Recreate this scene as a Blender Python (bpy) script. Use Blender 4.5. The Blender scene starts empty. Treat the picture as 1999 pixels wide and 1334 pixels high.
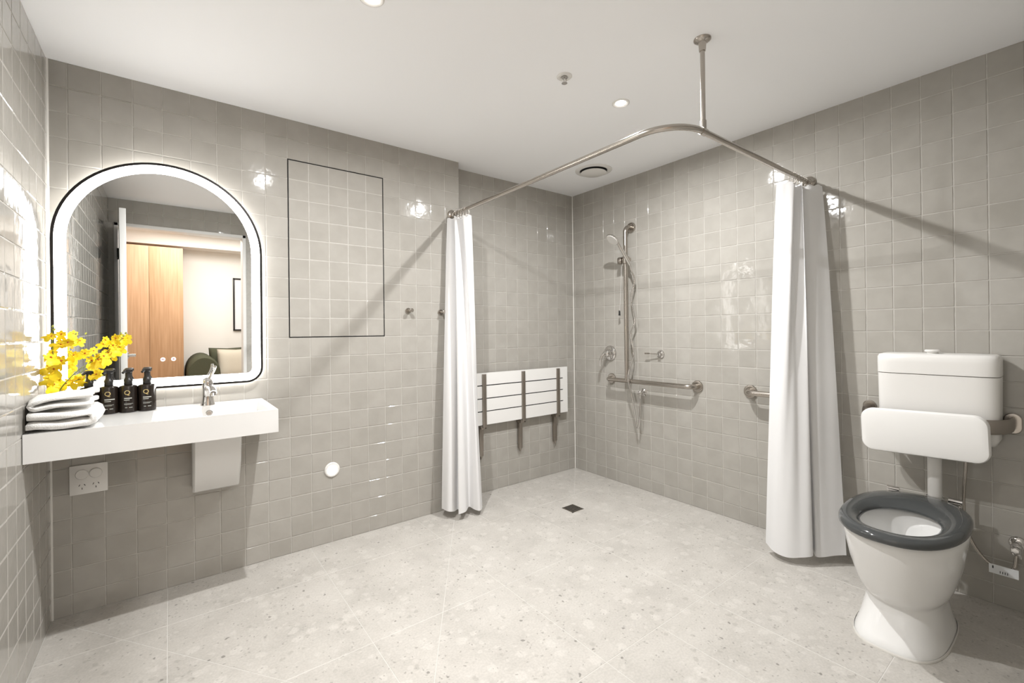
import bpy, bmesh, math, random
from mathutils import Vector, Matrix
random.seed(7)
SC = bpy.context.scene
COL = SC.collection

# ------------------------------------------------------------------ camera, world, lights, exposure
ROOM_L, DEPTH, H = 3.2536, 0.112, 2.4          # left wall x = -ROOM_L, alcove depth, ceiling height
FRONT = -2.78                                  # inner face of the door wall
F_PX, YAW, PITCH, ROLL = 876.7151, 0.6514, 0.0013, -0.0115
cam_d = bpy.data.cameras.new('camera')
cam_d.sensor_width = 36.0
cam_d.lens = F_PX / 1999 * 36.0
cam_d.shift_y = -(667.0 - 647.06) / 1999
cam_d.clip_start = 0.01
cam = bpy.data.objects.new('camera', cam_d)
COL.objects.link(cam)
fw = Vector((math.sin(YAW) * math.cos(PITCH), math.cos(YAW) * math.cos(PITCH), math.sin(PITCH)))
rt = Vector((math.cos(YAW), -math.sin(YAW), 0))
up = rt.cross(fw)
r2 = rt * math.cos(ROLL) + up * math.sin(ROLL)
u2 = -rt * math.sin(ROLL) + up * math.cos(ROLL)
M = Matrix((r2, u2, -fw)).transposed().to_4x4()
M.translation = Vector((-2.8449, -2.7168, 1.2083))
cam.matrix_world = M
SC.camera = cam

world = bpy.data.worlds.new('world')
SC.world = world
world.use_nodes = True
world.node_tree.nodes['Background'].inputs[0].default_value = (1.0, 0.95, 0.9, 1)
world.node_tree.nodes['Background'].inputs[1].default_value = 0.3

SC.view_settings.view_transform = 'Standard'
SC.view_settings.look = 'None'
SC.view_settings.gamma = 1.0
SC.view_settings.use_curve_mapping = False
SC.view_settings.exposure = 0.32
SC.cycles.max_bounces = 14
SC.cycles.diffuse_bounces = 8
SC.cycles.glossy_bounces = 6
SC.cycles.sample_clamp_indirect = 4.0

DOWNLIGHT_W = 30.0        # each recessed ceiling lamp
DOWNLIGHT_B = 30.0
BEAM_A, BEAM_B = 175.0, 172.0
BAND_E = 13.0              # mirror light band
HALO_E = 18.0             # mirror back light
LIVING_W = 60.0          # added fill light in the living room

def area_light(name, loc, size, power, color, spread=math.pi, rot=(0, 0, 0), shape='DISK', size_y=None):
    d = bpy.data.lights.new(name, 'AREA')
    d.shape = shape
    d.size = size
    if size_y: d.size_y = size_y
    d.energy = power
    d.color = color
    d.spread = spread
    o = bpy.data.objects.new(name, d)
    COL.objects.link(o)
    o.location = loc
    o.rotation_euler = rot
    return o
area_light('living_fill_light', (-2.4, -3.9, 2.5), 1.5, LIVING_W, (1.0, 0.965, 0.92), math.radians(178), shape='SQUARE')  # added source without a fixture; lights the living room and fills the bathroom

# ------------------------------------------------------------------ materials
def nmat(name, base=(0.8, 0.8, 0.8), rough=0.5, metal=0.0, ior=1.5, emit=None, estr=0.0, spec=None):
    m = bpy.data.materials.new(name)
    m.use_nodes = True
    b = m.node_tree.nodes['Principled BSDF']
    b.inputs['Base Color'].default_value = (*base, 1)
    b.inputs['Roughness'].default_value = rough
    b.inputs['Metallic'].default_value = metal
    b.inputs['IOR'].default_value = ior
    if spec is not None: b.inputs['Specular IOR Level'].default_value = spec
    if emit:
        b.inputs['Emission Color'].default_value = (*emit, 1)
        b.inputs['Emission Strength'].default_value = estr
    return m
def nd(m, t, **kw):
    n = m.node_tree.nodes.new(t)
    for k, v in kw.items():
        if k.startswith('i_'):
            n.inputs[k[2:].replace('_', ' ')].default_value = v
        else:
            setattr(n, k, v)
    return n
def lk(m, a, b): m.node_tree.links.new(a, b)
def bsdf(m): return m.node_tree.nodes['Principled BSDF']
def ramp(m, fac, stops):
    r = nd(m, 'ShaderNodeValToRGB')
    el = r.color_ramp.elements
    while len(el) < len(stops): el.new(0.5)
    for e, (p, c) in zip(el, stops):
        e.position = p
        e.color = (*c, 1) if len(c) == 3 else c
    lk(m, fac, r.inputs[0])
    return r
def mixc(m, fac, a, b, mode='MIX'):
    x = nd(m, 'ShaderNodeMix', data_type='RGBA', blend_type=mode)
    for k, v in ((0, fac), (6, a), (7, b)):
        if hasattr(v, 'is_linked') or hasattr(v, 'links'): lk(m, v, x.inputs[k])
        elif k == 0: x.inputs[0].default_value = v
        else: x.inputs[k].default_value = (*v, 1)
    return x.outputs[2]
def bump(m, height, strength, dist, prev=None):
    b = nd(m, 'ShaderNodeBump')
    b.inputs['Strength'].default_value = strength
    b.inputs['Distance'].default_value = dist
    lk(m, height, b.inputs['Height'])
    if prev: lk(m, prev, b.inputs['Normal'])
    return b.outputs[0]

TILE_A, TILE_B = (0.366, 0.350, 0.320), (0.386, 0.370, 0.340)
def tile_material(name, island):
    m = nmat(name, TILE_A, 0.07)
    if island:
        rnd = nd(m, 'ShaderNodeNewGeometry').outputs['Random Per Island']
    else:
        rnd = nd(m, 'ShaderNodeObjectInfo').outputs['Random']
    pos = nd(m, 'ShaderNodeNewGeometry').outputs['Position']
    mul = nd(m, 'ShaderNodeVectorMath', operation='SCALE')
    comb = nd(m, 'ShaderNodeCombineXYZ')
    for i in range(3): lk(m, rnd, comb.inputs[i])
    lk(m, comb.outputs[0], mul.inputs[0]); mul.inputs['Scale'].default_value = 37.0
    add = nd(m, 'ShaderNodeVectorMath', operation='ADD')
    lk(m, pos, add.inputs[0]); lk(m, mul.outputs[0], add.inputs[1])
    v = add.outputs[0]
    n1 = nd(m, 'ShaderNodeTexNoise'); n1.inputs['Scale'].default_value = 18; n1.inputs['Detail'].default_value = 2
    n2 = nd(m, 'ShaderNodeTexNoise'); n2.inputs['Scale'].default_value = 9; n2.inputs['Detail'].default_value = 3
    n3 = nd(m, 'ShaderNodeTexNoise'); n3.inputs['Scale'].default_value = 55; n3.inputs['Detail'].default_value = 2
    for n in (n1, n2, n3): lk(m, v, n.inputs['Vector'])
    c1 = mixc(m, rnd, TILE_A, TILE_B)
    c2 = ramp(m, n2.outputs[0], [(0.3, (0.94, 0.94, 0.93)), (0.7, (1.05, 1.05, 1.05))])
    col = mixc(m, 1.0, c1, c2.outputs[0], 'MULTIPLY')
    lk(m, col, bsdf(m).inputs['Base Color'])
    b1 = bump(m, n1.outputs[0], 0.15, 0.006)
    b2 = bump(m, n3.outputs[0], 0.10, 0.0010, b1)
    lk(m, b2, bsdf(m).inputs['Normal'])
    return m
MT_TILE = tile_material('glazed_tile', False)
MT_TILEJ = tile_material('glazed_tile_joined', True)

def grout_material():
    m = nmat('grout', (0.45, 0.435, 0.405), 0.8)
    n = nd(m, 'ShaderNodeTexNoise'); n.inputs['Scale'].default_value = 40
    lk(m, nd(m, 'ShaderNodeNewGeometry').outputs['Position'], n.inputs['Vector'])
    r = ramp(m, n.outputs[0], [(0.3, (0.43, 0.414, 0.385)), (0.7, (0.485, 0.468, 0.438))])
    lk(m, r.outputs[0], bsdf(m).inputs['Base Color'])
    return m
MT_GROUT = grout_material()

def terrazzo():
    m = nmat('terrazzo', (0.6, 0.57, 0.52), 0.42)
    pos = nd(m, 'ShaderNodeNewGeometry').outputs['Position']
    dn = nd(m, 'ShaderNodeTexNoise'); dn.inputs['Scale'].default_value = 30; dn.inputs['Detail'].default_value = 3
    lk(m, pos, dn.inputs['Vector'])
    mx = nd(m, 'ShaderNodeMix', data_type='VECTOR'); mx.inputs[0].default_value = 0.03
    lk(m, pos, mx.inputs[4]); lk(m, dn.outputs['Color'], mx.inputs[5])
    v = mx.outputs[1]
    big = nd(m, 'ShaderNodeTexNoise'); big.inputs['Scale'].default_value = 5; big.inputs['Detail'].default_value = 6; big.inputs['Roughness'].default_value = 0.65
    lk(m, pos, big.inputs['Vector'])
    base = ramp(m, big.outputs[0], [(0.30, (0.415, 0.395, 0.365)), (0.5, (0.475, 0.453, 0.420)), (0.7, (0.515, 0.492, 0.458))])
    col = base.outputs[0]
    def chips(col, scale, keep, lo, hi, tint, amount):
        vo = nd(m, 'ShaderNodeTexVoronoi'); vo.inputs['Scale'].default_value = scale
        lk(m, v, vo.inputs['Vector'])
        sep = nd(m, 'ShaderNodeSeparateColor'); lk(m, vo.outputs['Color'], sep.inputs[0])
        k = nd(m, 'ShaderNodeMath', operation='LESS_THAN'); lk(m, sep.outputs[0], k.inputs[0]); k.inputs[1].default_value = keep
        d = nd(m, 'ShaderNodeMapRange'); lk(m, vo.outputs['Distance'], d.inputs[0])
        d.inputs[1].default_value = hi; d.inputs[2].default_value = lo
        a = nd(m, 'ShaderNodeMath', operation='MULTIPLY'); lk(m, k.outputs[0], a.inputs[0]); lk(m, d.outputs[0], a.inputs[1])
        b = nd(m, 'ShaderNodeMath', operation='MULTIPLY'); lk(m, a.outputs[0], b.inputs[0]); b.inputs[1].default_value = amount
        return mixc(m, b.outputs[0], col, tint)
    col = chips(col, 16, 0.30, 0.30, 0.42, (0.56, 0.536, 0.50), 0.6)
    col = chips(col, 34, 0.22, 0.30, 0.42, (0.55, 0.527, 0.492), 0.5)
    col = chips(col, 30, 0.12, 0.25, 0.36, (0.35, 0.33, 0.303), 0.55)
    col = chips(col, 75, 0.16, 0.22, 0.34, (0.26, 0.245, 0.225), 0.65)
    col = chips(col, 45, 0.03, 0.22, 0.30, (0.18, 0.17, 0.155), 0.8)
    fine = nd(m, 'ShaderNodeTexNoise'); fine.inputs['Scale'].default_value = 120; fine.inputs['Detail'].default_value = 2
    lk(m, pos, fine.inputs['Vector'])
    fr = ramp(m, fine.outputs[0], [(0.35, (0.93, 0.93, 0.93)), (0.65, (1.04, 1.04, 1.04))])
    col = mixc(m, 1.0, col, fr.outputs[0], 'MULTIPLY')
    lk(m, col, bsdf(m).inputs['Base Color'])
    return m
MT_FLOOR = terrazzo()
def floor_grout(): return nmat('floor_grout', (0.56, 0.545, 0.515), 0.8)
MT_FGROUT = floor_grout()

def paint(name, c, rough=0.6):
    m = nmat(name, c, rough)
    n = nd(m, 'ShaderNodeTexNoise'); n.inputs['Scale'].default_value = 90
    lk(m, nd(m, 'ShaderNodeNewGeometry').outputs['Position'], n.inputs['Vector'])
    lk(m, bump(m, n.outputs[0], 0.05, 0.001), bsdf(m).inputs['Normal'])
    return m
MT_CEIL = paint('ceiling_paint', (0.92, 0.932, 0.955), 0.7)
MT_WHITEWALL = paint('white_wall_paint', (0.82, 0.80, 0.76), 0.6)
MT_DOORPAINT = paint('door_paint', (0.80, 0.80, 0.79), 0.35)
MT_PORC = nmat('porcelain', (0.74, 0.737, 0.727), 0.08)
MT_PLAST = nmat('white_plastic', (0.75, 0.74, 0.72), 0.25)
MT_PAD = nmat('white_vinyl_pad', (0.79, 0.785, 0.77), 0.35)
MT_RUBBER = nmat('black_plastic', (0.012, 0.012, 0.012), 0.35)
MT_GREYSEAT = nmat('grey_seat_plastic', (0.058, 0.062, 0.063), 0.09)
MT_CHROME = nmat('chrome', (0.68, 0.665, 0.65), 0.06, 1.0)
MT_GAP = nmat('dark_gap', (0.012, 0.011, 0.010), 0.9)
MT_SILICONE = nmat('silicone_bead', (0.66, 0.645, 0.61), 0.5)
def steel(): return nmat('brushed_steel', (0.47, 0.435, 0.395), 0.24, 1.0)
MT_STEEL = steel()
MT_DARKSTEEL = nmat('dull_steel', (0.36, 0.325, 0.29), 0.35, 1.0)
def cloth(name, c, scale, strength, trans=0.0):
    m = nmat(name, c, 0.85, spec=0.2)
    n = nd(m, 'ShaderNodeTexNoise'); n.inputs['Scale'].default_value = scale; n.inputs['Detail'].default_value = 3
    lk(m, nd(m, 'ShaderNodeNewGeometry').outputs['Position'], n.inputs['Vector'])
    lk(m, bump(m, n.outputs[0], strength, 0.004), bsdf(m).inputs['Normal'])
    if trans:
        t = nd(m, 'ShaderNodeBsdfTranslucent'); t.inputs[0].default_value = (*c, 1)
        mx = nd(m, 'ShaderNodeMixShader'); mx.inputs[0].default_value = trans
        out = m.node_tree.nodes['Material Output']
        lk(m, bsdf(m).outputs[0], mx.inputs[1]); lk(m, t.outputs[0], mx.inputs[2]); lk(m, mx.outputs[0], out.inputs[0])
    return m
MT_CURTAIN = cloth('curtain_fabric', (0.77, 0.77, 0.775), 6, 0.12, 0.08)
MT_TOWEL = cloth('towel_terry', (0.84, 0.835, 0.82), 320, 0.7)
MT_SOFA = cloth('green_velvet', (0.070, 0.072, 0.045), 60, 0.3)
MT_CUSHION = cloth('beige_linen', (0.50, 0.45, 0.37), 200, 0.4)
def oak():
    m = nmat('oak_veneer', (0.5, 0.3, 0.16), 0.45)
    mp = nd(m, 'ShaderNodeMapping'); mp.inputs['Scale'].default_value = (14, 14, 0.6)
    lk(m, nd(m, 'ShaderNodeNewGeometry').outputs['Position'], mp.inputs['Vector'])
    n = nd(m, 'ShaderNodeTexNoise'); n.inputs['Scale'].default_value = 4; n.inputs['Detail'].default_value = 6
    lk(m, mp.outputs[0], n.inputs['Vector'])
    r = ramp(m, n.outputs[0], [(0.3, (0.40, 0.225, 0.115)), (0.7, (0.52, 0.315, 0.175))])
    lk(m, r.outputs[0], bsdf(m).inputs['Base Color'])
    return m
MT_OAK = oak()
MT_MIRROR = nmat('mirror_silver', (0.86, 0.87, 0.865), 0.0, 1.0)
MT_BAND = nmat('frosted_light_band', (0.9, 0.9, 0.88), 0.4, emit=(1.0, 0.975, 0.94), estr=BAND_E)
MT_HALO = nmat('back_light_strip', (0.9, 0.9, 0.88), 0.4, emit=(1.0, 0.975, 0.94), estr=HALO_E)
MT_BLACKMETAL = nmat('black_metal', (0.02, 0.018, 0.017), 0.3, 0.6)
MT_LAMP = nmat('lamp_lens', (0.9, 0.9, 0.9), 0.3, emit=(1.0, 0.95, 0.88), estr=25.0)
MT_NIGHT = nmat('night_light_lens', (0.9, 0.9, 0.88), 0.2, emit=(1.0, 0.95, 0.85), estr=3.5)
MT_ICON = nmat('touch_icon', (0.9, 0.8, 0.8), 0.3, emit=(1.0, 0.86, 0.86), estr=0.45)
MT_ICONRED = nmat('touch_icon_mark', (0.3, 0.05, 0.08), 0.3)
MT_BOTTLE = nmat('black_bottle', (0.012, 0.008, 0.006), 0.2)
MT_PUMP = nmat('black_pump', (0.014, 0.013, 0.013), 0.3)
MT_PRINT = nmat('pale_print', (0.42, 0.43, 0.40), 0.6)
MT_GOLD = nmat('gold_print', (0.62, 0.50, 0.22), 0.35, 0.6)
MT_STEM = nmat('orchid_stem', (0.16, 0.20, 0.04), 0.5)
MT_PETAL = nmat('yellow_petal', (0.92, 0.70, 0.015), 0.5)
MT_THROAT = nmat('orchid_throat', (0.42, 0.09, 0.01), 0.5)
MT_BUD = nmat('orchid_bud', (0.34, 0.36, 0.06), 0.5)
MT_PAPER = nmat('paper_tag', (0.78, 0.80, 0.82), 0.6)
MT_INK = nmat('ink', (0.03, 0.03, 0.035), 0.7)
MT_WATER = nmat('bowl_water', (0.55, 0.57, 0.57), 0.03)
MT_TIMBERFLOOR = nmat('living_floor_timber', (0.42, 0.31, 0.21), 0.4)
def glass():
    m = nmat('clear_glass', (0.95, 0.96, 0.95), 0.02, ior=1.45)
    bsdf(m).inputs['Transmission Weight'].default_value = 0.95
    return m
MT_GLASS = glass()

# ------------------------------------------------------------------ mesh helpers (all in world coordinates)
W = {}
def root(name, loc, label=None, cat=None, group=None, kind=None):
    o = bpy.data.objects.new(name, None)
    o.empty_display_size = 0.05
    COL.objects.link(o)
    o.location = loc
    W[o.name] = Vector(loc)
    tag(o, label, cat, group, kind)
    return o
def tag(o, label=None, cat=None, group=None, kind=None):
    if label: o['label'] = label
    if cat: o['category'] = cat
    if group: o['group'] = group
    if kind: o['kind'] = kind
    return o
def build(name, bm, mat, parent=None, smooth=None, mesh_name=None):
    """bmesh in world coordinates -> object with its origin at its own centre"""
    bmesh.ops.remove_doubles(bm, verts=bm.verts[:], dist=1e-6)
    bmesh.ops.recalc_face_normals(bm, faces=bm.faces[:])
    lo = Vector((min(v.co[i] for v in bm.verts) for i in range(3)))
    hi = Vector((max(v.co[i] for v in bm.verts) for i in range(3)))
    c = (lo + hi) / 2
    for v in bm.verts: v.co -= c
    me = bpy.data.meshes.new(mesh_name or name)
    bm.to_mesh(me); bm.free()
    for m in (mat if isinstance(mat, (list, tuple)) else [mat]): me.materials.append(m)
    if smooth is not None:
        me.polygons.foreach_set('use_smooth', [True] * len(me.polygons))
        if smooth < 180: me.set_sharp_from_angle(angle=math.radians(smooth))
    o = bpy.data.objects.new(name, me)
    COL.objects.link(o)
    o.location = c - (W[parent.name] if parent else Vector((0, 0, 0)))
    if parent: o.parent = parent
    W[o.name] = c
    return o
def NB(): return bmesh.new()
def box(bm, x0, x1, y0, y1, z0, z1, bev=0.0, seg=2):
    c = bmesh.ops.create_cube(bm, size=1.0)['verts']
    for v in c:
        v.co = Vector(((x0 + x1) / 2 + v.co.x * (x1 - x0), (y0 + y1) / 2 + v.co.y * (y1 - y0), (z0 + z1) / 2 + v.co.z * (z1 - z0)))
    if bev:
        es = list({e for v in c for e in v.link_edges})
        bmesh.ops.bevel(bm, geom=es, offset=bev, segments=seg, profile=0.5, affect='EDGES')
    return bm
def xform(bm, mat, verts=None):
    for v in (verts or bm.verts): v.co = mat @ v.co
def spline(pts, n=8):
    P = [Vector(p) for p in pts]
    out = []
    for i in range(len(P) - 1):
        p0 = P[i - 1] if i else P[0] * 2 - P[1]
        p1, p2 = P[i], P[i + 1]
        p3 = P[i + 2] if i + 2 < len(P) else P[-1] * 2 - P[-2]
        for k in range(n):
            t = k / n
            out.append(0.5 * ((2 * p1) + (p2 - p0) * t + (2 * p0 - 5 * p1 + 4 * p2 - p3) * t * t + (3 * p1 - p0 - 3 * p2 + p3) * t ** 3))
    out.append(P[-1])
    return out
def tube(bm, pts, r, seg=12, cap=True, sx=1.0, sy=1.0, fixed_up=None):
    """sweep a circle (or an ellipse sx:sy) along pts; r number or list"""
    P = [Vector(p) for p in pts]
    n = len(P)
    rs = r if isinstance(r, (list, tuple)) else [r] * n
    T = []
    for i in range(n):
        a = P[max(0, i - 1)]; b = P[min(n - 1, i + 1)]
        T.append((b - a).normalized())
    ref = fixed_up or (Vector((0, 0, 1)) if abs(T[0].z) < 0.9 else Vector((1, 0, 0)))
    u = (ref - T[0] * ref.dot(T[0])).normalized()
    rings = []
    for i in range(n):
        if fixed_up: u = fixed_up
        u = (u - T[i] * u.dot(T[i])).normalized()
        w = T[i].cross(u)
        ring = []
        for k in range(seg):
            a = 2 * math.pi * k / seg
            ring.append(bm.verts.new(P[i] + (u * math.cos(a) * sx + w * math.sin(a) * sy) * rs[i]))
        rings.append(ring)
    for i in range(n - 1):
        for k in range(seg):
            bm.faces.new((rings[i][k], rings[i][(k + 1) % seg], rings[i + 1][(k + 1) % seg], rings[i + 1][k]))
    if cap:
        bm.faces.new(rings[0][::-1]); bm.faces.new(rings[-1])
    return bm
def lathe(bm, prof, origin, axis=(0, 0, 1), seg=24):
    """prof: list of (radius, height along axis)"""
    ax = Vector(axis).normalized()
    q = Vector((0, 0, 1)).rotation_difference(ax)
    O = Vector(origin)
    rings = []
    for r, h in prof:
        if r < 1e-6:
            rings.append([bm.verts.new(O + ax * h)])
        else:
            rings.append([bm.verts.new(O + q @ Vector((r * math.cos(2 * math.pi * k / seg), r * math.sin(2 * math.pi * k / seg), h))) for k in range(seg)])
    for a, b in zip(rings, rings[1:]):
        for k in range(seg):
            k2 = (k + 1) % seg
            if len(a) == 1 and len(b) == 1: continue
            if len(a) == 1: bm.faces.new((a[0], b[k2], b[k]))
            elif len(b) == 1: bm.faces.new((a[k], a[k2], b[0]))
            else: bm.faces.new((a[k], a[k2], b[k2], b[k]))
    if len(rings[0]) > 1: bm.faces.new(rings[0][::-1])
    if len(rings[-1]) > 1: bm.faces.new(rings[-1])
    return bm
def loft(bm, rings, cap0=True, cap1=True, closed=True):
    R = [[bm.verts.new(p) for p in ring] for ring in rings]
    n = len(R[0])
    for a, b in zip(R, R[1:]):
        for k in range(n if closed else n - 1):
            k2 = (k + 1) % n
            bm.faces.new((a[k], a[k2], b[k2], b[k]))
    if cap0: bm.faces.new(R[0][::-1])
    if cap1: bm.faces.new(R[-1])
    return R
def superell(cx, cy, a, b, z, e=2.0, n=40, e2=None):
    out = []
    for k in range(n):
        t = 2 * math.pi * k / n
        c, s = math.cos(t), math.sin(t)
        out.append(Vector((cx + a * math.copysign(abs(c) ** (2 / e), c), cy + b * math.copysign(abs(s) ** (2 / e), s), z)))
    return out

# ------------------------------------------------------------------ wall tiles
PX, PZ, Z0 = 0.1089, 0.1100, 1.190             # tile pitch along the wall, up the wall, one joint height
GR = 0.0028                                    # joint width
def tile_grid(seed):
    rng = random.Random(seed)
    w, h = 1.0, 1.0
    xs = [-0.5, -0.478, -0.17, 0.17, 0.478, 0.5]
    vs, fs = [], []
    for j, zz in enumerate(xs):
        for i, xx in enumerate(xs):
            edge = i in (0, 5) or j in (0, 5)
            d = 0.0017 if edge else rng.uniform(-0.00022, 0.00022)
            wob = rng.uniform(-0.006, 0.006) if edge else 0
            vs.append((xx + (wob if i in (0, 5) else 0), d, zz + (wob if j in (0, 5) else 0)))
    for j in range(5):
        for i in range(5):
            a = j * 6 + i
            fs.append((a, a + 1, a + 7, a + 6))
    return vs, fs
TILE_GEO = [tile_grid(s) for s in range(10)]
TILE_MESH = []
for k, (vs, fs) in enumerate(TILE_GEO):
    me = bpy.data.meshes.new('wall_tile')
    me.from_pydata([(x * (PX - GR), y, z * (PZ - GR)) for x, y, z in vs], [], fs)
    me.polygons.foreach_set('use_smooth', [True] * len(me.polygons))
    me.set_sharp_from_angle(angle=math.radians(18))
    me.materials.append(MT_TILE)
    me.update()
    TILE_MESH.append(me)

def cuts(a, b, start, pitch):
    """joint positions between a and b (a<b) on the lattice start + k*pitch"""
    k = math.ceil((a - start) / pitch + 0.12)
    out = [a]
    while start + k * pitch < b - 0.012:
        out.append(start + k * pitch); k += 1
    out.append(b)
    return out
def lay_tiles(parent, u_cuts, z_cuts, place, rotz, skip=None, score=None, limit=300, name='tile', seed=1):
    """place(u, z) -> world point on the tile face; the best-scored `limit` cells become objects, the rest one joined part"""
    rng = random.Random(seed)
    cells = []
    for a, b in zip(u_cuts, u_cuts[1:]):
        for c, d in zip(z_cuts, z_cuts[1:]):
            if skip and skip((a + b) / 2, (c + d) / 2): continue
            cells.append((a, b, c, d))
    cells.sort(key=lambda q: score((q[0] + q[1]) / 2, (q[2] + q[3]) / 2) if score else 0)
    inv = Matrix.Translation(-W[parent.name])
    rest_v, rest_f = [], []
    for i, (a, b, c, d) in enumerate(cells):
        g = rng.randrange(len(TILE_GEO))
        flip = rng.random() < 0.5
        m = Matrix.Translation(place((a + b) / 2, (c + d) / 2)) @ Matrix.Rotation(rotz, 4, 'Z')
        m = m @ Matrix.Rotation(rng.uniform(-0.006, 0.006), 4, 'X') @ Matrix.Rotation(rng.uniform(-0.006, 0.006), 4, 'Z')
        if flip: m = m @ Matrix.Rotation(math.pi, 4, 'Y')
        su, sz = (b - a - GR) / (PX - GR), (d - c - GR) / (PZ - GR)
        m = m @ Matrix.Diagonal((su, 1, sz, 1))
        if i < limit:
            o = bpy.data.objects.new(name, TILE_MESH[g])
            COL.objects.link(o)
            o.parent = parent
            o.matrix_local = inv @ m
        else:
            base = len(rest_v)
            vs, fs = TILE_GEO[g]
            rest_v += [m @ Vector((x * (PX - GR), y, z * (PZ - GR))) - W[parent.name] for x, y, z in vs]
            rest_f += [tuple(q + base for q in f) for f in fs]
    if rest_v:
        me = bpy.data.meshes.new('far_tiles')
        me.from_pydata(rest_v, [], rest_f)
        me.polygons.foreach_set('use_smooth', [True] * len(me.polygons))
        me.set_sharp_from_angle(angle=math.radians(18))
        me.materials.append(MT_TILEJ); me.update()
        o = bpy.data.objects.new('far_tiles', me)
        COL.objects.link(o); o.parent = parent; o['kind'] = 'stuff'
def slab(name, x0, x1, y0, y1, z0, z1, mat, kind='structure', label=None):
    o = build(name, box(NB(), x0, x1, y0, y1, z0, z1), mat)
    return tag(o, label, None, None, kind)

X_STEP = -1.2275                               # where the vanity wall steps back into the alcove
SUB = 0.0016                                   # joints sit this far behind the tile faces
zc = cuts(0.0, H, Z0, PZ)
# vanity wall
wall_back = slab('wall_back', -ROOM_L - 0.1, X_STEP, SUB, 0.25, 0, H + 0.1, MT_GROUT, label='grey glazed tile wall behind the basin and mirror')
PAN = (-3.1911 + 8 * PX, -3.1911 + 13 * PX, Z0, Z0 + 9 * PZ)
in_panel = lambda u, z: PAN[0] < u < PAN[1] and PAN[2] < z < PAN[3]
lay_tiles(wall_back, cuts(-ROOM_L, X_STEP, -3.1911, PX), zc, lambda u, z: Vector((u, 0, z)), 0.0,
          skip=in_panel, score=lambda u, z: (u + 2.84) ** 2 * 0.8, seed=2)
# alcove: return face and rear wall
wall_ret = slab('wall_alcove_return', X_STEP - 0.004, X_STEP + 0.0003, SUB, DEPTH + SUB, 0, H, MT_GROUT, label='narrow tiled return beside the shower alcove')
lay_tiles(wall_ret, [0.002, DEPTH - 0.001], zc, lambda u, z: Vector((X_STEP + 0.0019, u, z)), math.pi / 2, seed=12)
wall_alc = slab('wall_alcove', X_STEP, 0.1, DEPTH + SUB, DEPTH + 0.2, 0, H + 0.1, MT_GROUT, label='grey glazed tile wall behind the folding shower seat')
lay_tiles(wall_alc, cuts(X_STEP, 0.0, -0.957 - 3 * PX, PX), zc, lambda u, z: Vector((u, DEPTH, z)), 0.0, score=lambda u, z: 0, seed=3)
# shower / toilet wall
wall_right = slab('wall_right', SUB, 0.2, FRONT - 0.1, DEPTH, 0, H + 0.1, MT_GROUT, label='grey glazed tile wall behind the shower rail and toilet')
yc = [-v for v in cuts(-DEPTH, -FRONT, 1.8778, 0.1091)][::-1]
lay_tiles(wall_right, yc, zc, lambda u, z: Vector((0, u, z)), -math.pi / 2, score=lambda u, z: (0 if u > -2.62 else 5) + abs(u + 2.2), seed=4)
# left wall
wall_left = slab('wall_left', -ROOM_L - 0.2, -ROOM_L - SUB, FRONT - 0.1, 0, 0, H + 0.1, MT_GROUT, label='grey glazed tile wall beside the basin end')
yl = [-v for v in cuts(0.0, -FRONT, 0.096, 0.1085)][::-1]
lay_tiles(wall_left, yl, zc, lambda u, z: Vector((-ROOM_L, u, z)), math.pi / 2, score=lambda u, z: abs(u + 0.3), seed=5)
# door wall
DX0, DX1, DZ = -3.215, -2.185, 2.185           # door opening
bm = NB()
box(bm, -ROOM_L - 0.1, DX0, FRONT - 0.12, FRONT - SUB, 0, H)
box(bm, DX1, 0.1, FRONT - 0.12, FRONT - SUB, 0, H)
box(bm, DX0, DX1, FRONT - 0.12, FRONT - SUB, DZ, H)
wall_front = tag(build('wall_front', bm, MT_GROUT), 'tiled wall around the open doorway', kind='structure')
in_door = lambda u, z: DX0 - 0.02 < u < DX1 + 0.03 and z < DZ
lay_tiles(wall_front, cuts(-ROOM_L, 0.0, -3.1911, PX), zc, lambda u, z: Vector((u, FRONT, z)), math.pi, skip=in_door, score=lambda u, z: abs(u + 2.8), seed=6)
# ceiling
slab('ceiling', -ROOM_L - 0.1, 0.1, FRONT - 0.12, DEPTH + 0.1, H, H + 0.1, MT_CEIL, label='smooth white painted ceiling')
# corner beads
for nme, x, y in (('trim_1', -ROOM_L, 0.0), ('trim_2', 0.0, DEPTH)):
    bm = NB()
    sx = 1 if x < -1 else -1
    for p in [[(x, y), (x + sx * 0.006, y), (x, y - 0.006)]]:
        loft(bm, [[Vector((a, b, z)) for a, b in p] for z in (0.0, H)])
    tag(build(nme, bm, MT_SILICONE), 'pale sealant line in the corner', kind='structure')

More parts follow.
